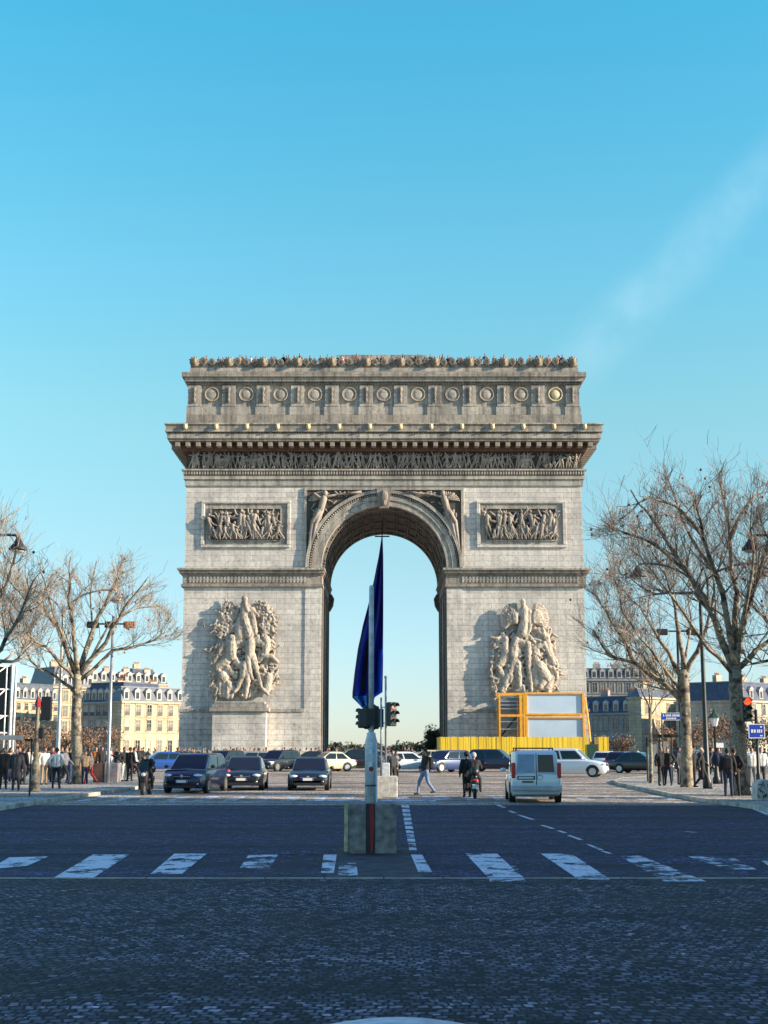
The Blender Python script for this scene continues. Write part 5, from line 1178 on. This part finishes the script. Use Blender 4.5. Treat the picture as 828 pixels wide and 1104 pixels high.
    for s in (-1, 1):
        mb = MB(); mb.ell((xf-.19, s*hw*.70, zf+.09), .16, .20, .075, 10, 6); part('headlight', mb, M['lamp'], t, True)
        mb = MB(); mb.ell((xf-.10, s*hw*.66, .40), .10, .14, .05, 8, 5); part('fog_light', mb, M['lamp'], t, True)
        mb = MB(); mb.ell((xb0-.3, s*(hw+.10), belt+.10), .09, .11, .075, 8, 6); part('mirror', mb, color, t, True)
    mb = MB(); mb.box(xf-.10, xf+.015, -hw*.40, hw*.40, zf-.02, zf+.13); g_ = part('grille', mb, M['black'], t); bevel(g_, .02)
    mb = MB(); mb.box(xf, xf+.022, -hw*.38, hw*.38, zf+.04, zf+.055); mb.ell((xf+.02, 0, zf+.06), .015, .075, .065, 10, 6); part('badge', mb, M['rim'], g_)
    mb = MB(); mb.box(xf-.2, xf-.0, -hw*.62, hw*.62, .24, .44); part('lower_intake', mb, M['black'], t)
    mb = MB(); mb.box(xf+.0, xf+.03, -.26, .26, .44, .55); pl = part('number_plate', mb, M['plate'], t)
    
    for y_ in (-.26, .21): mb = MB(); mb.box(xf+.031, xf+.034, y_, y_+.05, .44, .55); part('plate_band', mb, M['plate_blue'], pl)
    # rear
    for s in (-1, 1):
        mb = MB()
        if kind == 'van': mb.box(-hl-.03, -hl+.12, s*hw*.885-.07, s*hw*.885+.07, .85, 1.38)
        else: mb.ell((-hl+.08, s*hw*.76, belt-.14), .10, .2, .09, 8, 6)
        o = part('tail_light', mb, M['tail'], t, kind != 'van')
        if kind == 'van': bevel(o, .03)
    if kind == 'van':
        mb = MB(); mb.box(-hl-.10, -hl+.1, -hw*.98, hw*.98, .42, .60); bevel(part('rear_bumper', mb, mat('grey_bumper', (.45, .45, .45), .5), t), .03)
        mb = MB(); mb.box(-hl-.012, -hl+.01, -.012+.0, .012, .62, 1.7); part('door_seam', mb, M['black'], t)
        mb = MB(); mb.box(-hl-.02, -hl+.01, .05, .66, .80, .93); part('number_plate', mb, M['black'], t, label='dark rear plate'); mb = MB(); mb.box(-hl-.024, -hl-.018, .1, .62, .83, .90); part('plate_strip', mb, M['plate'], t)
        mb = MB(); mb.box(-hl-.022, -hl+.01, .1, .5, .70, .75); part('trim', mb, M['black'], t)
        mb = MB()
        for k in range(14): a = 2*PI*k/14; a2 = 2*PI*(k+1)/14; mb.capsule((-hl-.015, -.12+.1*math.cos(a), .88+.09*math.sin(a)), .014, (-hl-.015, -.12+.1*math.cos(a2), .88+.09*math.sin(a2)), .014, 5, 1)
        part('door_badge', mb, M['rim'], t)
        mb = MB()
        for x in (-1.2, .2): mb.box(x-.04, x+.04, -hw*.75, hw*.75, H+.03, H+.075); mb.box(x-.04, x+.04, -hw*.74, -hw*.7, H-.05, H+.05); mb.box(x-.04, x+.04, hw*.7, hw*.74, H-.05, H+.05)
        part('roof_rack', mb, M['black'], t)
    else:
        mb = MB(); mb.box(-hl-.02, -hl+.05, -.26, .26, .55, .66); part('number_plate', mb, M['plate'], t)
    return t
C_NAVY = paint('navy_car_paint', (.012, .018, .05)); C_BLACK = paint('black_car_paint', (.010, .011, .014)); C_BLUE = paint('blue_car_paint', (.02, .07, .28)); C_WHITE = paint('white_car_paint', (.66, .68, .70)); C_GREY = paint('grey_car_paint', (.22, .23, .25)); C_SILVER = paint('silver_blue_van_paint', (.76, .76, .76))
C_DBLUE = paint('deep_blue_car_paint', (.008, .016, .055)); C_CREAM = paint('cream_car_paint', (.66, .58, .38))
vg = 'cars crossing the road in front of the arch'
def heading(fx, fy): return math.atan2(fy, fx)
def car_at(px, py, fx, fy, label, color, cat='car', **kw):
    g = G(px, py); f_ = Vector((fx, fy, 0)).normalized(); L = kw.get('L', 4.4)
    loc = Vector((g.x, g.y+abs(f_.y)*L*.45, .004)); kw.setdefault('group', vg)
    return make_car('car' if cat == 'car' else cat, label, cat, loc, heading(fx, fy), color, **kw)
car_at(205, 855.5, -.16, -1, 'dark navy people carrier with lit chrome nose, leftmost of the three waiting cars', C_NAVY, kind='mpv', H=1.66, W=1.86, L=4.4)
car_at(259, 852.5, .02, -1, 'black family car with white mirrors in the middle of the three waiting cars', C_BLACK, kind='sedan', H=1.5, W=1.88, L=4.7)
car_at(332, 852.5, .0, -1, 'black hatchback with round grille badge, rightmost of the three waiting cars', C_BLACK, kind='hatch', H=1.46, W=1.82, L=4.4)
make_car('van', 'silver blue panel van seen from behind with tall red tail lights and a roof rack', 'van', Vector((G(581, 866).x, G(581, 866).y+2.05, .004)), heading(.035, 1), C_SILVER, L=4.1, W=1.80, H=1.82, kind='van', group=vg)
car_at(170, 832, -1, -.35, 'bright blue car side on behind the left scooter rider', C_BLUE, kind='hatch', L=4.0)
car_at(238, 832.5, -.5, -1, 'black car behind the gap between the navy people carrier and its neighbour', C_BLACK, kind='suv', H=1.6)
car_at(298, 832, -.6, -1, 'black car behind the gap between the middle and right waiting cars', C_BLACK, kind='suv', H=1.62)
car_at(268, 829.5, -1, -.2, 'dark grey car mostly hidden behind the middle waiting car', C_GREY, kind='hatch')
car_at(330, 829.5, -1, -.2, 'black low car mostly hidden behind the right waiting car', C_BLACK, kind='sedan')
car_at(352, 832, -1, -.5, 'cream nosed taxi emerging right of the three waiting cars', C_CREAM, kind='sedan', L=4.3)
car_at(380, 831, -1, -.12, 'dark sport utility car side on left of the white pole', C_BLACK, kind='suv', H=1.65, L=4.5)
car_at(441, 832, 1, .2, 'white car between the far signal posts and the walking man', C_WHITE, kind='hatch', L=4.0)
car_at(482, 833, -1, -.9, 'blue sport utility car between the walking man and the scooter', paint('mid_blue_car_paint', (.012, .032, .12)), kind='suv', H=1.62, L=4.4)
car_at(536, 832, 1, -.35, 'deep blue sport utility car just left of the panel van', C_DBLUE, kind='suv', H=1.68, L=4.6)
car_at(619, 838, 1, -.3, 'white sport utility car side on just right of the panel van', C_WHITE, kind='suv', H=1.78, L=4.4)
car_at(658, 830, .35, 1, 'pale grey car seen from behind under the end of the yellow hoarding', C_WHITE, kind='hatch')
car_at(676, 832, .5, 1, 'blue grey car right of the white sport utility car', C_DBLUE, kind='hatch')
car_at(695, 834, 1, -.6, 'black car turning left of the young tree', C_BLACK, kind='sedan', L=4.5)
car_at(728, 832, 1, -.2, 'black car behind the two people at the young tree', C_BLACK, kind='suv', H=1.6)
car_at(775, 831, 1, -.1, 'dark blue car behind the old lantern post', C_DBLUE, kind='hatch')
car_at(815, 832, 1, -.1, 'white car behind the right traffic light post', C_WHITE, kind='hatch')
for i, (px, c_, lab) in enumerate([(200, C_GREY, 'grey car in the far ring traffic above the navy people carrier'), (410, C_GREY, 'grey car in the far ring traffic directly behind the white pole'), (458, C_CREAM, 'cream car in the far ring traffic left of the evergreen bush'), (580, C_BLACK, 'black car in the far ring traffic hidden by the panel van'), (752, C_GREY, 'grey car in the far ring traffic between the right trunks')]):
    car_at(px, 825, 1 if i % 2 else -1, .05, lab, c_, kind='hatch')

def scooter(label, loc, rz, col):
    t = thing('scooter', label, 'scooter', loc, rz)      # nose along +x
    for x in (-.62, .62):
        mb = MB(); mb.prism([(x+.25*math.cos(2*PI*j/18), .25+.25*math.sin(2*PI*j/18)) for j in range(18)], -.06, .06); wh = part('wheel', mb, M['tyre'], t)
        mb = MB(); mb.prism([(x+.13*math.cos(2*PI*j/12), .25+.13*math.sin(2*PI*j/12)) for j in range(12)], -.07, .07); part('rim', mb, M['rim'], wh)
    mb = MB(); mb.capsule((-.75, 0, .62), .17, (-.1, 0, .58), .17, 10, 2); mb.capsule((-.2, 0, .33), .15, (.35, 0, .3), .14, 10, 2); mb.capsule((.42, 0, .38), .14, (.5, 0, .85), .19, 10, 2)
    part('body', mb, col, t, True)
    mb = MB(); mb.capsule((-.7, 0, .80), .11, (-.1, 0, .78), .12, 10, 2); part('seat', mb, M['black'], t, True)
    mb = MB(); mb.tube([(.62, 0, .25), (.42, 0, 1.05)], .03, 8); mb.tube([(.38, -.33, 1.08), (.42, 0, 1.05), (.38, .33, 1.08)], .02, 8); part('handlebar', mb, M['dark_metal'], t)
    for s in (-1, 1): mb = MB(); mb.tube([(.40, s*.25, 1.08), (.42, s*.36, 1.28)], .01, 6); mb.ell((.42, s*.37, 1.3), .02, .07, .05, 8, 5); part('mirror', mb, M['black'], t)
    mb = MB(); mb.ell((.66, 0, .82), .07, .1, .08, 10, 6); part('headlight', mb, M['lamp'], t, True)
    mb = MB(); mb.ell((-.92, 0, .68), .04, .14, .05, 10, 6); part('tail_light', mb, M['tail'], t, True)
    mb = MB(); mb.box(-.93, -.915, -.1, .1, .38, .54); part('number_plate', mb, M['plate'], t)
    mb = MB(); mb.capsule((-.9, 0, 1.0), .17, (-.82, 0, 1.05), .17, 10, 2); part('top_box', mb, M['black'], t, True)
    mb = MB(); mb.add([(.52, -.2, .95), (.52, .2, .95), (.42, .16, 1.35), (.42, -.16, 1.35), (.53, -.2, .95), (.53, .2, .95), (.43, .16, 1.35), (.43, -.16, 1.35)], [(0, 1, 2, 3), (7, 6, 5, 4), (0, 4, 5, 1), (1, 5, 6, 2), (2, 6, 7, 3), (3, 7, 4, 0)]); part('windshield', mb, M['glass_car'], t)
    return t

# =====================================================================  PEOPLE
# local: facing -y, feet at z=0, 1.75 m tall
def skeleton(pose):
    J = dict(hipz=.93, lean=0.0)
    sp = Vector((0, 0, .93)); chest = Vector((0, .0, 1.28)); neck = Vector((0, 0, 1.49)); head = Vector((0, -.02, 1.63))
    if pose == 'ride': sp = Vector((0, .25, .93)); chest = Vector((0, .14, 1.25)); neck = Vector((0, .07, 1.45)); head = Vector((0, .03, 1.59))
    L = {}
    hipw, shw = .095, .19
    if pose == 'stand': legs = [((-.10, .0, .50), (-.12, .02, .07)), ((.10, .0, .50), (.12, .02, .07))]; arms = [((-.27, .03, 1.15), (-.27, -.05, .90)), ((.27, .03, 1.15), (.27, -.05, .90))]
    elif pose == 'walk': legs = [((-.10, -.20, .52), (-.10, -.27, .08)), ((.10, .06, .50), (.10, .34, .14))]; arms = [((-.26, .14, 1.16), (-.27, .08, .92)), ((.26, -.08, 1.16), (.26, -.26, 1.0))]
    elif pose == 'pockets': legs = [((-.11, -.02, .50), (-.16, .02, .07)), ((.11, .0, .50), (.14, .02, .07))]; arms = [((-.33, .08, 1.18), (-.19, -.07, .98)), ((.33, .08, 1.18), (.19, -.07, .98))]
    elif pose == 'phone': legs = [((-.10, .0, .50), (-.11, .02, .07)), ((.10, -.05, .50), (.14, .05, .07))]; arms = [((-.27, .0, 1.17), (-.12, -.26, 1.30)), ((.27, .0, 1.17), (.12, -.26, 1.28))]
    elif pose == 'ride': legs = [((-.24, -.15, .72), (-.26, -.1, .3)), ((.24, -.15, .72), (.26, -.1, .3))]; arms = [((-.28, -.05, 1.15), (-.30, -.33, 1.12)), ((.28, -.05, 1.15), (.30, -.33, 1.12))]
    else: legs = [((-.14, -.05, .50), (-.24, .03, .07)), ((.08, .0, .50), (.08, .02, .07))]; arms = [((-.27, .03, 1.15), (-.24, -.15, .95)), ((.30, -.05, 1.2), (.36, -.2, 1.36))]
    return sp, chest, neck, head, legs, arms, hipw, shw
_people = {}
def person_meshes(pose, longcoat=False, long_hair=False):
    key = (pose, longcoat, long_hair)
    if key in _people: return _people[key]
    sp, chest, neck, head, legs, arms, hipw, shw = skeleton(pose)
    def limb(mb, grow=0, parts='all'):
        if parts in ('all', 'top'):
            mb.capsule(sp+Vector((-.05, 0, .03)), .115+grow, chest+Vector((-.07, 0, 0)), .115+grow, 10, 2); mb.capsule(sp+Vector((.05, 0, .03)), .115+grow, chest+Vector((.07, 0, 0)), .115+grow, 10, 2)
            mb.capsule(chest+Vector((-.12, 0, .11)), .075+grow, chest+Vector((.12, 0, .11)), .075+grow, 10, 2)
            for s, (e, h) in zip((-1, 1), arms):
                shp = neck+Vector((s*shw, .01, -.07)); mb.capsule(shp, .058+grow, e, .045+grow, 8, 2)
                mb.capsule(e, .044+grow, Vector(e).lerp(Vector(h), .93 if grow else 1), .033+grow, 8, 2)
        if parts in ('all', 'legs'):
            for s, (k, f_) in zip((-1, 1), legs):
                hp = sp+Vector((s*hipw, 0, -.02)); mb.capsule(hp, .09+grow, k, .06+grow, 8, 2); mb.capsule(k, .058+grow, f_, .038+grow, 8, 2)
            mb.capsule(sp+Vector((-.07, 0, 0)), .11+grow, sp+Vector((.07, 0, 0)), .11+grow, 8, 2)
    mb = MB(); limb(mb); mb.capsule(neck-Vector((0, 0, .06)), .055, neck+Vector((0, 0, .05)), .05, 8, 2)
    mb.ell(head, .076, .095, .115, 14, 10); mb.capsule(head+Vector((0, -.09, -.005)), .014, head+Vector((0, -.112, -.03)), .017, 6, 1); mb.capsule(head+Vector((0, -.07, -.085)), .03, head+Vector((0, -.075, -.09)), .028, 6, 1)
    for s in (-1, 1): mb.ell(head+Vector((s*.078, .0, -.01)), .014, .022, .032, 6, 5)
    for s, (e, h) in zip((-1, 1), arms):
        h = Vector(h); d = (h-Vector(e)).normalized(); mb.capsule(h+d*.02, .034, h+d*.08, .03, 8, 1); a = d.cross(Vector((0, 1, .2))).normalized()
        for j in range(4): mb.capsule(h+d*.08+a*(.018*(j-1.5)), .011, h+d*(.15-.01*abs(j-1.4))+a*(.02*(j-1.5))+Vector((0, -.02, 0)), .009, 6, 1)
        mb.capsule(h+d*.03-a*.03, .012, h+d*.09-a*.055, .010, 6, 1)
    for s, (k, f_) in zip((-1, 1), legs): f_ = Vector(f_); mb.capsule(f_-Vector((0, 0, .02)), .035, f_+Vector((0, -.12, -.04)), .03, 8, 1)
    out = {'body': remeshed(mb, .02, 'body')}
    mb = MB(); limb(mb, .022, 'top'); mb.capsule(neck-Vector((0, 0, .07)), .075, neck-Vector((0, 0, .01)), .068, 8, 1)
    if longcoat: mb.capsule(sp+Vector((-.05, 0, 0)), .15, sp+Vector((-.07, .0, -.38)), .16, 10, 2); mb.capsule(sp+Vector((.05, 0, 0)), .15, sp+Vector((.07, .0, -.38)), .16, 10, 2)
    out['jacket'] = remeshed(mb, .024, 'jacket')
    mb = MB(); limb(mb, .014, 'legs'); out['trousers'] = remeshed(mb, .024, 'trousers')
    mb = MB()
    for s, (k, f_) in zip((-1, 1), legs): f_ = Vector(f_); mb.capsule(f_+Vector((0, .02, -.025)), .045, f_+Vector((0, -.14, -.035)), .038, 8, 2)
    out['shoes'] = remeshed(mb, .02, 'shoes')
    mb = MB(); mb.ell(head+Vector((0, .022, .028)), .087, .095, .108, 12, 8)
    if long_hair: mb.capsule(head+Vector((0, .06, 0)), .075, head+Vector((0, .09, -.2)), .06, 8, 2)
    else: pass
    out['hair'] = mb.mesh('hair', M['black'], True)
    for k in ('body', 'jacket', 'trousers', 'shoes'): out[k].materials.clear(); out[k].materials.append(M['skin'])
    _people[key] = out; return out
CL = {}
def cloth(c):
    if c not in CL: CL[c] = mat('cloth_%d' % len(CL), c, .85, 0, .12, 8)
    return CL[c]
BLK = (.012, .012, .014); DK = (.03, .032, .04); NAVY = (.015, .02, .05); WHT = (.55, .54, .5); TAN = (.32, .22, .13); RED = (.45, .03, .03); JEAN = (.05, .08, .18); GRY = (.16, .16, .17); ORG = (.55, .16, .03); LJ = (.16, .22, .36)
def person(label, px, py, pose, coat, legs, rz=0, hair=(.03, .02, .015), scale=1.0, group=None, longcoat=False, long_hair=False, bag=None, loc=None, helmet=None, z=0.0):
    ms = person_meshes(pose, longcoat, long_hair); g = G(px, py) if loc is None else Vector(loc)
    t = thing('person', label, 'person', (g.x, g.y, g.z+z), rz, group); t.scale = (scale,)*3
    for k, m in (('body', M['skin']), ('jacket', cloth(coat)), ('trousers', cloth(legs)), ('shoes', cloth(BLK)), ('hair', cloth(helmet or hair))):
        o = link({'hair': 'helmet'}.get(k, k) if helmet else k, ms[k], t); o.material_slots[0].link = 'OBJECT'; o.material_slots[0].material = m
        if helmet and k == 'hair': o.scale = (1.25, 1.2, 1.09); o.location = (0, -.01, -.13)
    if bag:
        mb = MB(); mb.box(-.14, .14, .14, .32, 1.0, 1.42); o = part('backpack', mb, cloth(bag), t); bevel(o, .06, 3)
    return t
ZP = .13
pl = 'people standing and walking on the left pavement'
LP_ = [
 (3, 854, 'stand', BLK, BLK, .4, 'person in black at the very left edge of the picture', {}),
 (16.5, 856, 'stand', DK, BLK, 0, 'man in open dark coat walking away on the left pavement by the thin post', dict(longcoat=True)),
 (10, 849, 'walk', TAN, JEAN, 1.2, 'person in tan jacket behind the man in the open dark coat', {}),
 (24, 849, 'stand', BLK, DK, 2.8, 'dark clothed person just left of the left signal pole', {}),
 (30, 847, 'walk', WHT, BLK, 1.5, 'pale jacketed walker half behind the left signal pole', dict(long_hair=True)),
 (47, 849, 'stand', WHT, TAN, .6, 'person in cream top right of the left signal pole', {}),
 (52, 846, 'phone', BLK, BLK, 3, 'black coated person behind the white jacketed man', {}),
 (60, 853.5, 'pockets', WHT, BLK, 3.1, 'man in white jacket and black trousers by the left lamp post', {}),
 (69, 849, 'walk', GRY, BLK, 1.4, 'person in grey jacket left of the speckled trunk', {}),
 (74, 847, 'phone', BLK, JEAN, 2.4, 'black coated person hard against the left of the speckled trunk', {}),
 (91, 848.5, 'stand', TAN, NAVY, .3, 'person in tan top and navy trousers right of the speckled trunk', dict(scale=.9)),
 (97, 848, 'walk', GRY, RED, -1.3, 'person in red trousers beside the brown box', dict(scale=.93)),
 (103, 839, 'stand', ORG, BLK, 0, 'person in orange top behind the brown box', {}),
 (109, 839, 'stand', BLK, BLK, .5, 'black clothed person behind the brown box beside the orange top', {}),
 (125, 841, 'phone', BLK, DK, -1.0, 'person leaning over the pinkish box', dict(long_hair=True)),
 (133, 845, 'pockets', BLK, WHT, 1.0, 'person in black top and pale trousers right of the pinkish box', {}),
 (139.5, 845, 'stand', BLK, BLK, 2.9, 'person all in black in the middle of the group by the pinkish box', {}),
 (144, 844, 'walk', WHT, BLK, 2.0, 'person in white top and black trousers right of that group', {}),
 (38, 843, 'stand', TAN, BLK, .3, 'person in brown jacket far back behind the left signal', {}),
 (56, 842, 'stand', RED, BLK, 0, 'person in red jacket far back behind the left lamp post', {}),
 (66, 842, 'stand', NAVY, BLK, 0, 'person in navy coat far back left of the trunk', {}),
 (79, 843, 'stand', DK, BLK, 0, 'dark coated person peeping out behind the speckled trunk', {}),
 (115, 838, 'stand', WHT, JEAN, 0, 'person in white far back behind the pinkish box', {}),
 (149, 838, 'walk', BLK, BLK, 1.5, 'dark walker left of the scooter rider', {}),
 (20, 842, 'stand', NAVY, BLK, 0, 'navy coated person far back at the left', {}),
]
for (px, py, pose, c1, c2, rz, lab, kw) in LP_: person(lab, px, py, pose, c1, c2, rz, group=pl, z=ZP*.98, **kw)
pr = 'people on the right pavement'
RP_ = [
 (713.5, 850, 'stand', BLK, BLK, .3, 'dark clothed person left of the pair right of the young tree', {}),
 (721, 850, 'pockets', BLK, NAVY, -.4, 'dark clothed person right of the pair right of the young tree', {}),
 (733, 849, 'stand', DK, DK, 1.0, 'person in grey black hard against the left of the first plane trunk', {}),
 (757.5, 854, 'walk', BLK, BLK, 1.3, 'person in black coat with bare pale legs stepping left of the dark lamp post', dict(longcoat=True, hair=(.5, .4, .3))),
 (747, 849, 'stand', BLK, BLK, .2, 'black clothed person just right of the first plane trunk', {}),
 (786, 862.5, 'stand', BLK, NAVY, 3.0, 'person in black left of the couple at the foot of the thick trunk', dict(bag=BLK)),
 (793, 862, 'pockets', BLK, BLK, 2.7, 'person in black right of the couple at the foot of the thick trunk', {}),
 (776, 848, 'stand', NAVY, NAVY, 0, 'navy clothed person behind the old lantern', {}),
 (768, 847, 'walk', DK, BLK, 1.5, 'dark walker behind the dark lamp post', {}),
 (812, 852, 'stand', WHT, GRY, 0, 'person in pale jacket behind the right signal post', {}),
 (822, 851, 'stand', WHT, DK, 0, 'person in white at the right edge', {}),
]
for (px, py, pose, c1, c2, rz, lab, kw) in RP_: person(lab, px, py, pose, c1, c2, rz, group=pr, z=ZP*.98, **kw)
person('man in black jacket, backpack and jeans crossing the road right of the white pole', 458.5, 857, 'walk', BLK, LJ, -1.2, bag=BLK, scale=1.05)
g = G(513, 861); scooter('black scooter seen from behind with a red tail light left of the panel van', (g.x, g.y+.6, 0), heading(.05, 1), M['black'])
person('helmeted rider in black sitting on the scooter left of the panel van', 0, 0, 'ride', BLK, BLK, PI, loc=(g.x-.02, g.y+.75, 0), helmet=(.4, .4, .42), z=-.02)
person('person in black standing beside the scooter just to its left', 503.5, 860, 'stand', BLK, BLK, PI+.3, helmet=(.012, .012, .014), scale=.98)
g = G(155, 857.5); scooter('dark scooter ridden towards the viewer at the left beside the navy people carrier', (g.x, g.y+.6, 0), heading(-.05, -1), M['black'])
person('helmeted rider in black on the left scooter facing the viewer', 0, 0, 'ride', BLK, BLK, 0, loc=(g.x, g.y+.55, 0), helmet=(.10, .10, .12), z=-.02)
person('person in dark jacket beside the far concrete block', 423, 846, 'stand', DK, BLK, .5, scale=.98)
person('person in grey bending near the far concrete block', 427, 843, 'phone', GRY, BLK, 1.0, scale=.95)

# tiny crowd, one low mesh each with three colours
def tiny(seed):
    rn = random.Random(seed); mb = MB(); mb.mi = 0; st = rn.uniform(.06, .14)
    for s in (-1, 1): mb.capsule((s*.08, 0, .85), .085, (s*st, rn.uniform(-.1, .1), .07), .05, 6, 1)
    mb.mi = 1; mb.capsule((0, 0, .9), .15, (0, 0, 1.32), .17, 8, 1)
    for s in (-1, 1): mb.capsule((s*.2, 0, 1.36), .06, (s*.26, rn.uniform(-.2, .1), .9+rn.uniform(0, .3)), .045, 6, 1)
    mb.mi = 2; mb.capsule((0, 0, 1.45), .055, (0, 0, 1.52), .06, 6, 1); mb.ell((0, -.01, 1.62), .08, .095, .11, 8, 6); mb.mi = 3; mb.ell((0, .025, 1.66), .095, .1, .11, 8, 6)
    cs = [BLK, DK, NAVY, BLK, GRY, TAN, WHT, RED]
    return mb.mesh('crowd_person', [cloth(rn.choice([BLK, DK, JEAN, NAVY])), cloth(rn.choice(cs)), M['skin'], cloth(rn.choice([BLK, DK, (.08, .05, .03)]))], True)
tm = [tiny(i) for i in range(14)]
rn = random.Random(9)
def tinies(n, xs, ys, z, label, group):
    for i in range(n):
        px = rn.uniform(*xs); Y = rn.uniform(*ys); q = P(px, 803, Y); o = link('person', rn.choice(tm), None, (q.x, Y, z)); o.rotation_euler = (0, 0, rn.uniform(0, 6.28)); s = rn.uniform(.88, 1.03); o.scale = (s,)*3; tag(o, label, 'person', group)
tinies(60, (190, 348), (128, 150), 0, 'tiny dark figure in the crowd at the foot of the left pier', 'crowd at the foot of the left pier')
tinies(24, (352, 474), (130, 170), 0, 'tiny figure in the crowd seen through the arch opening', 'crowd in the arch opening')
tinies(20, (100, 195), (120, 160), 0, 'tiny figure in the crowd before the cream mansion', 'crowd before the cream mansion')
tinies(16, (655, 828), (100, 150), 0, 'tiny figure in the crowd before the grey mansion', 'crowd before the right buildings')
tinies(25, (-5, 100), (72, 110), 0, 'tiny figure in the far crowd behind the left pavement', 'crowd behind the left pavement')
rn2 = random.Random(21)
for i in range(105):
    px = rn2.uniform(208, 620); Y = AY+rn2.uniform(.7, 2.4); q = P(px, 390, Y); o = link('person', rn2.choice(tm), None, (q.x, Y, ROOF_Z)); o.rotation_euler = (0, 0, rn2.uniform(-.8, .8)); s = rn2.uniform(.85, 1.05); o.scale = (s,)*3
    tag(o, 'tiny visitor standing behind the parapet on top of the arch', 'person', 'visitors on top of the arch')
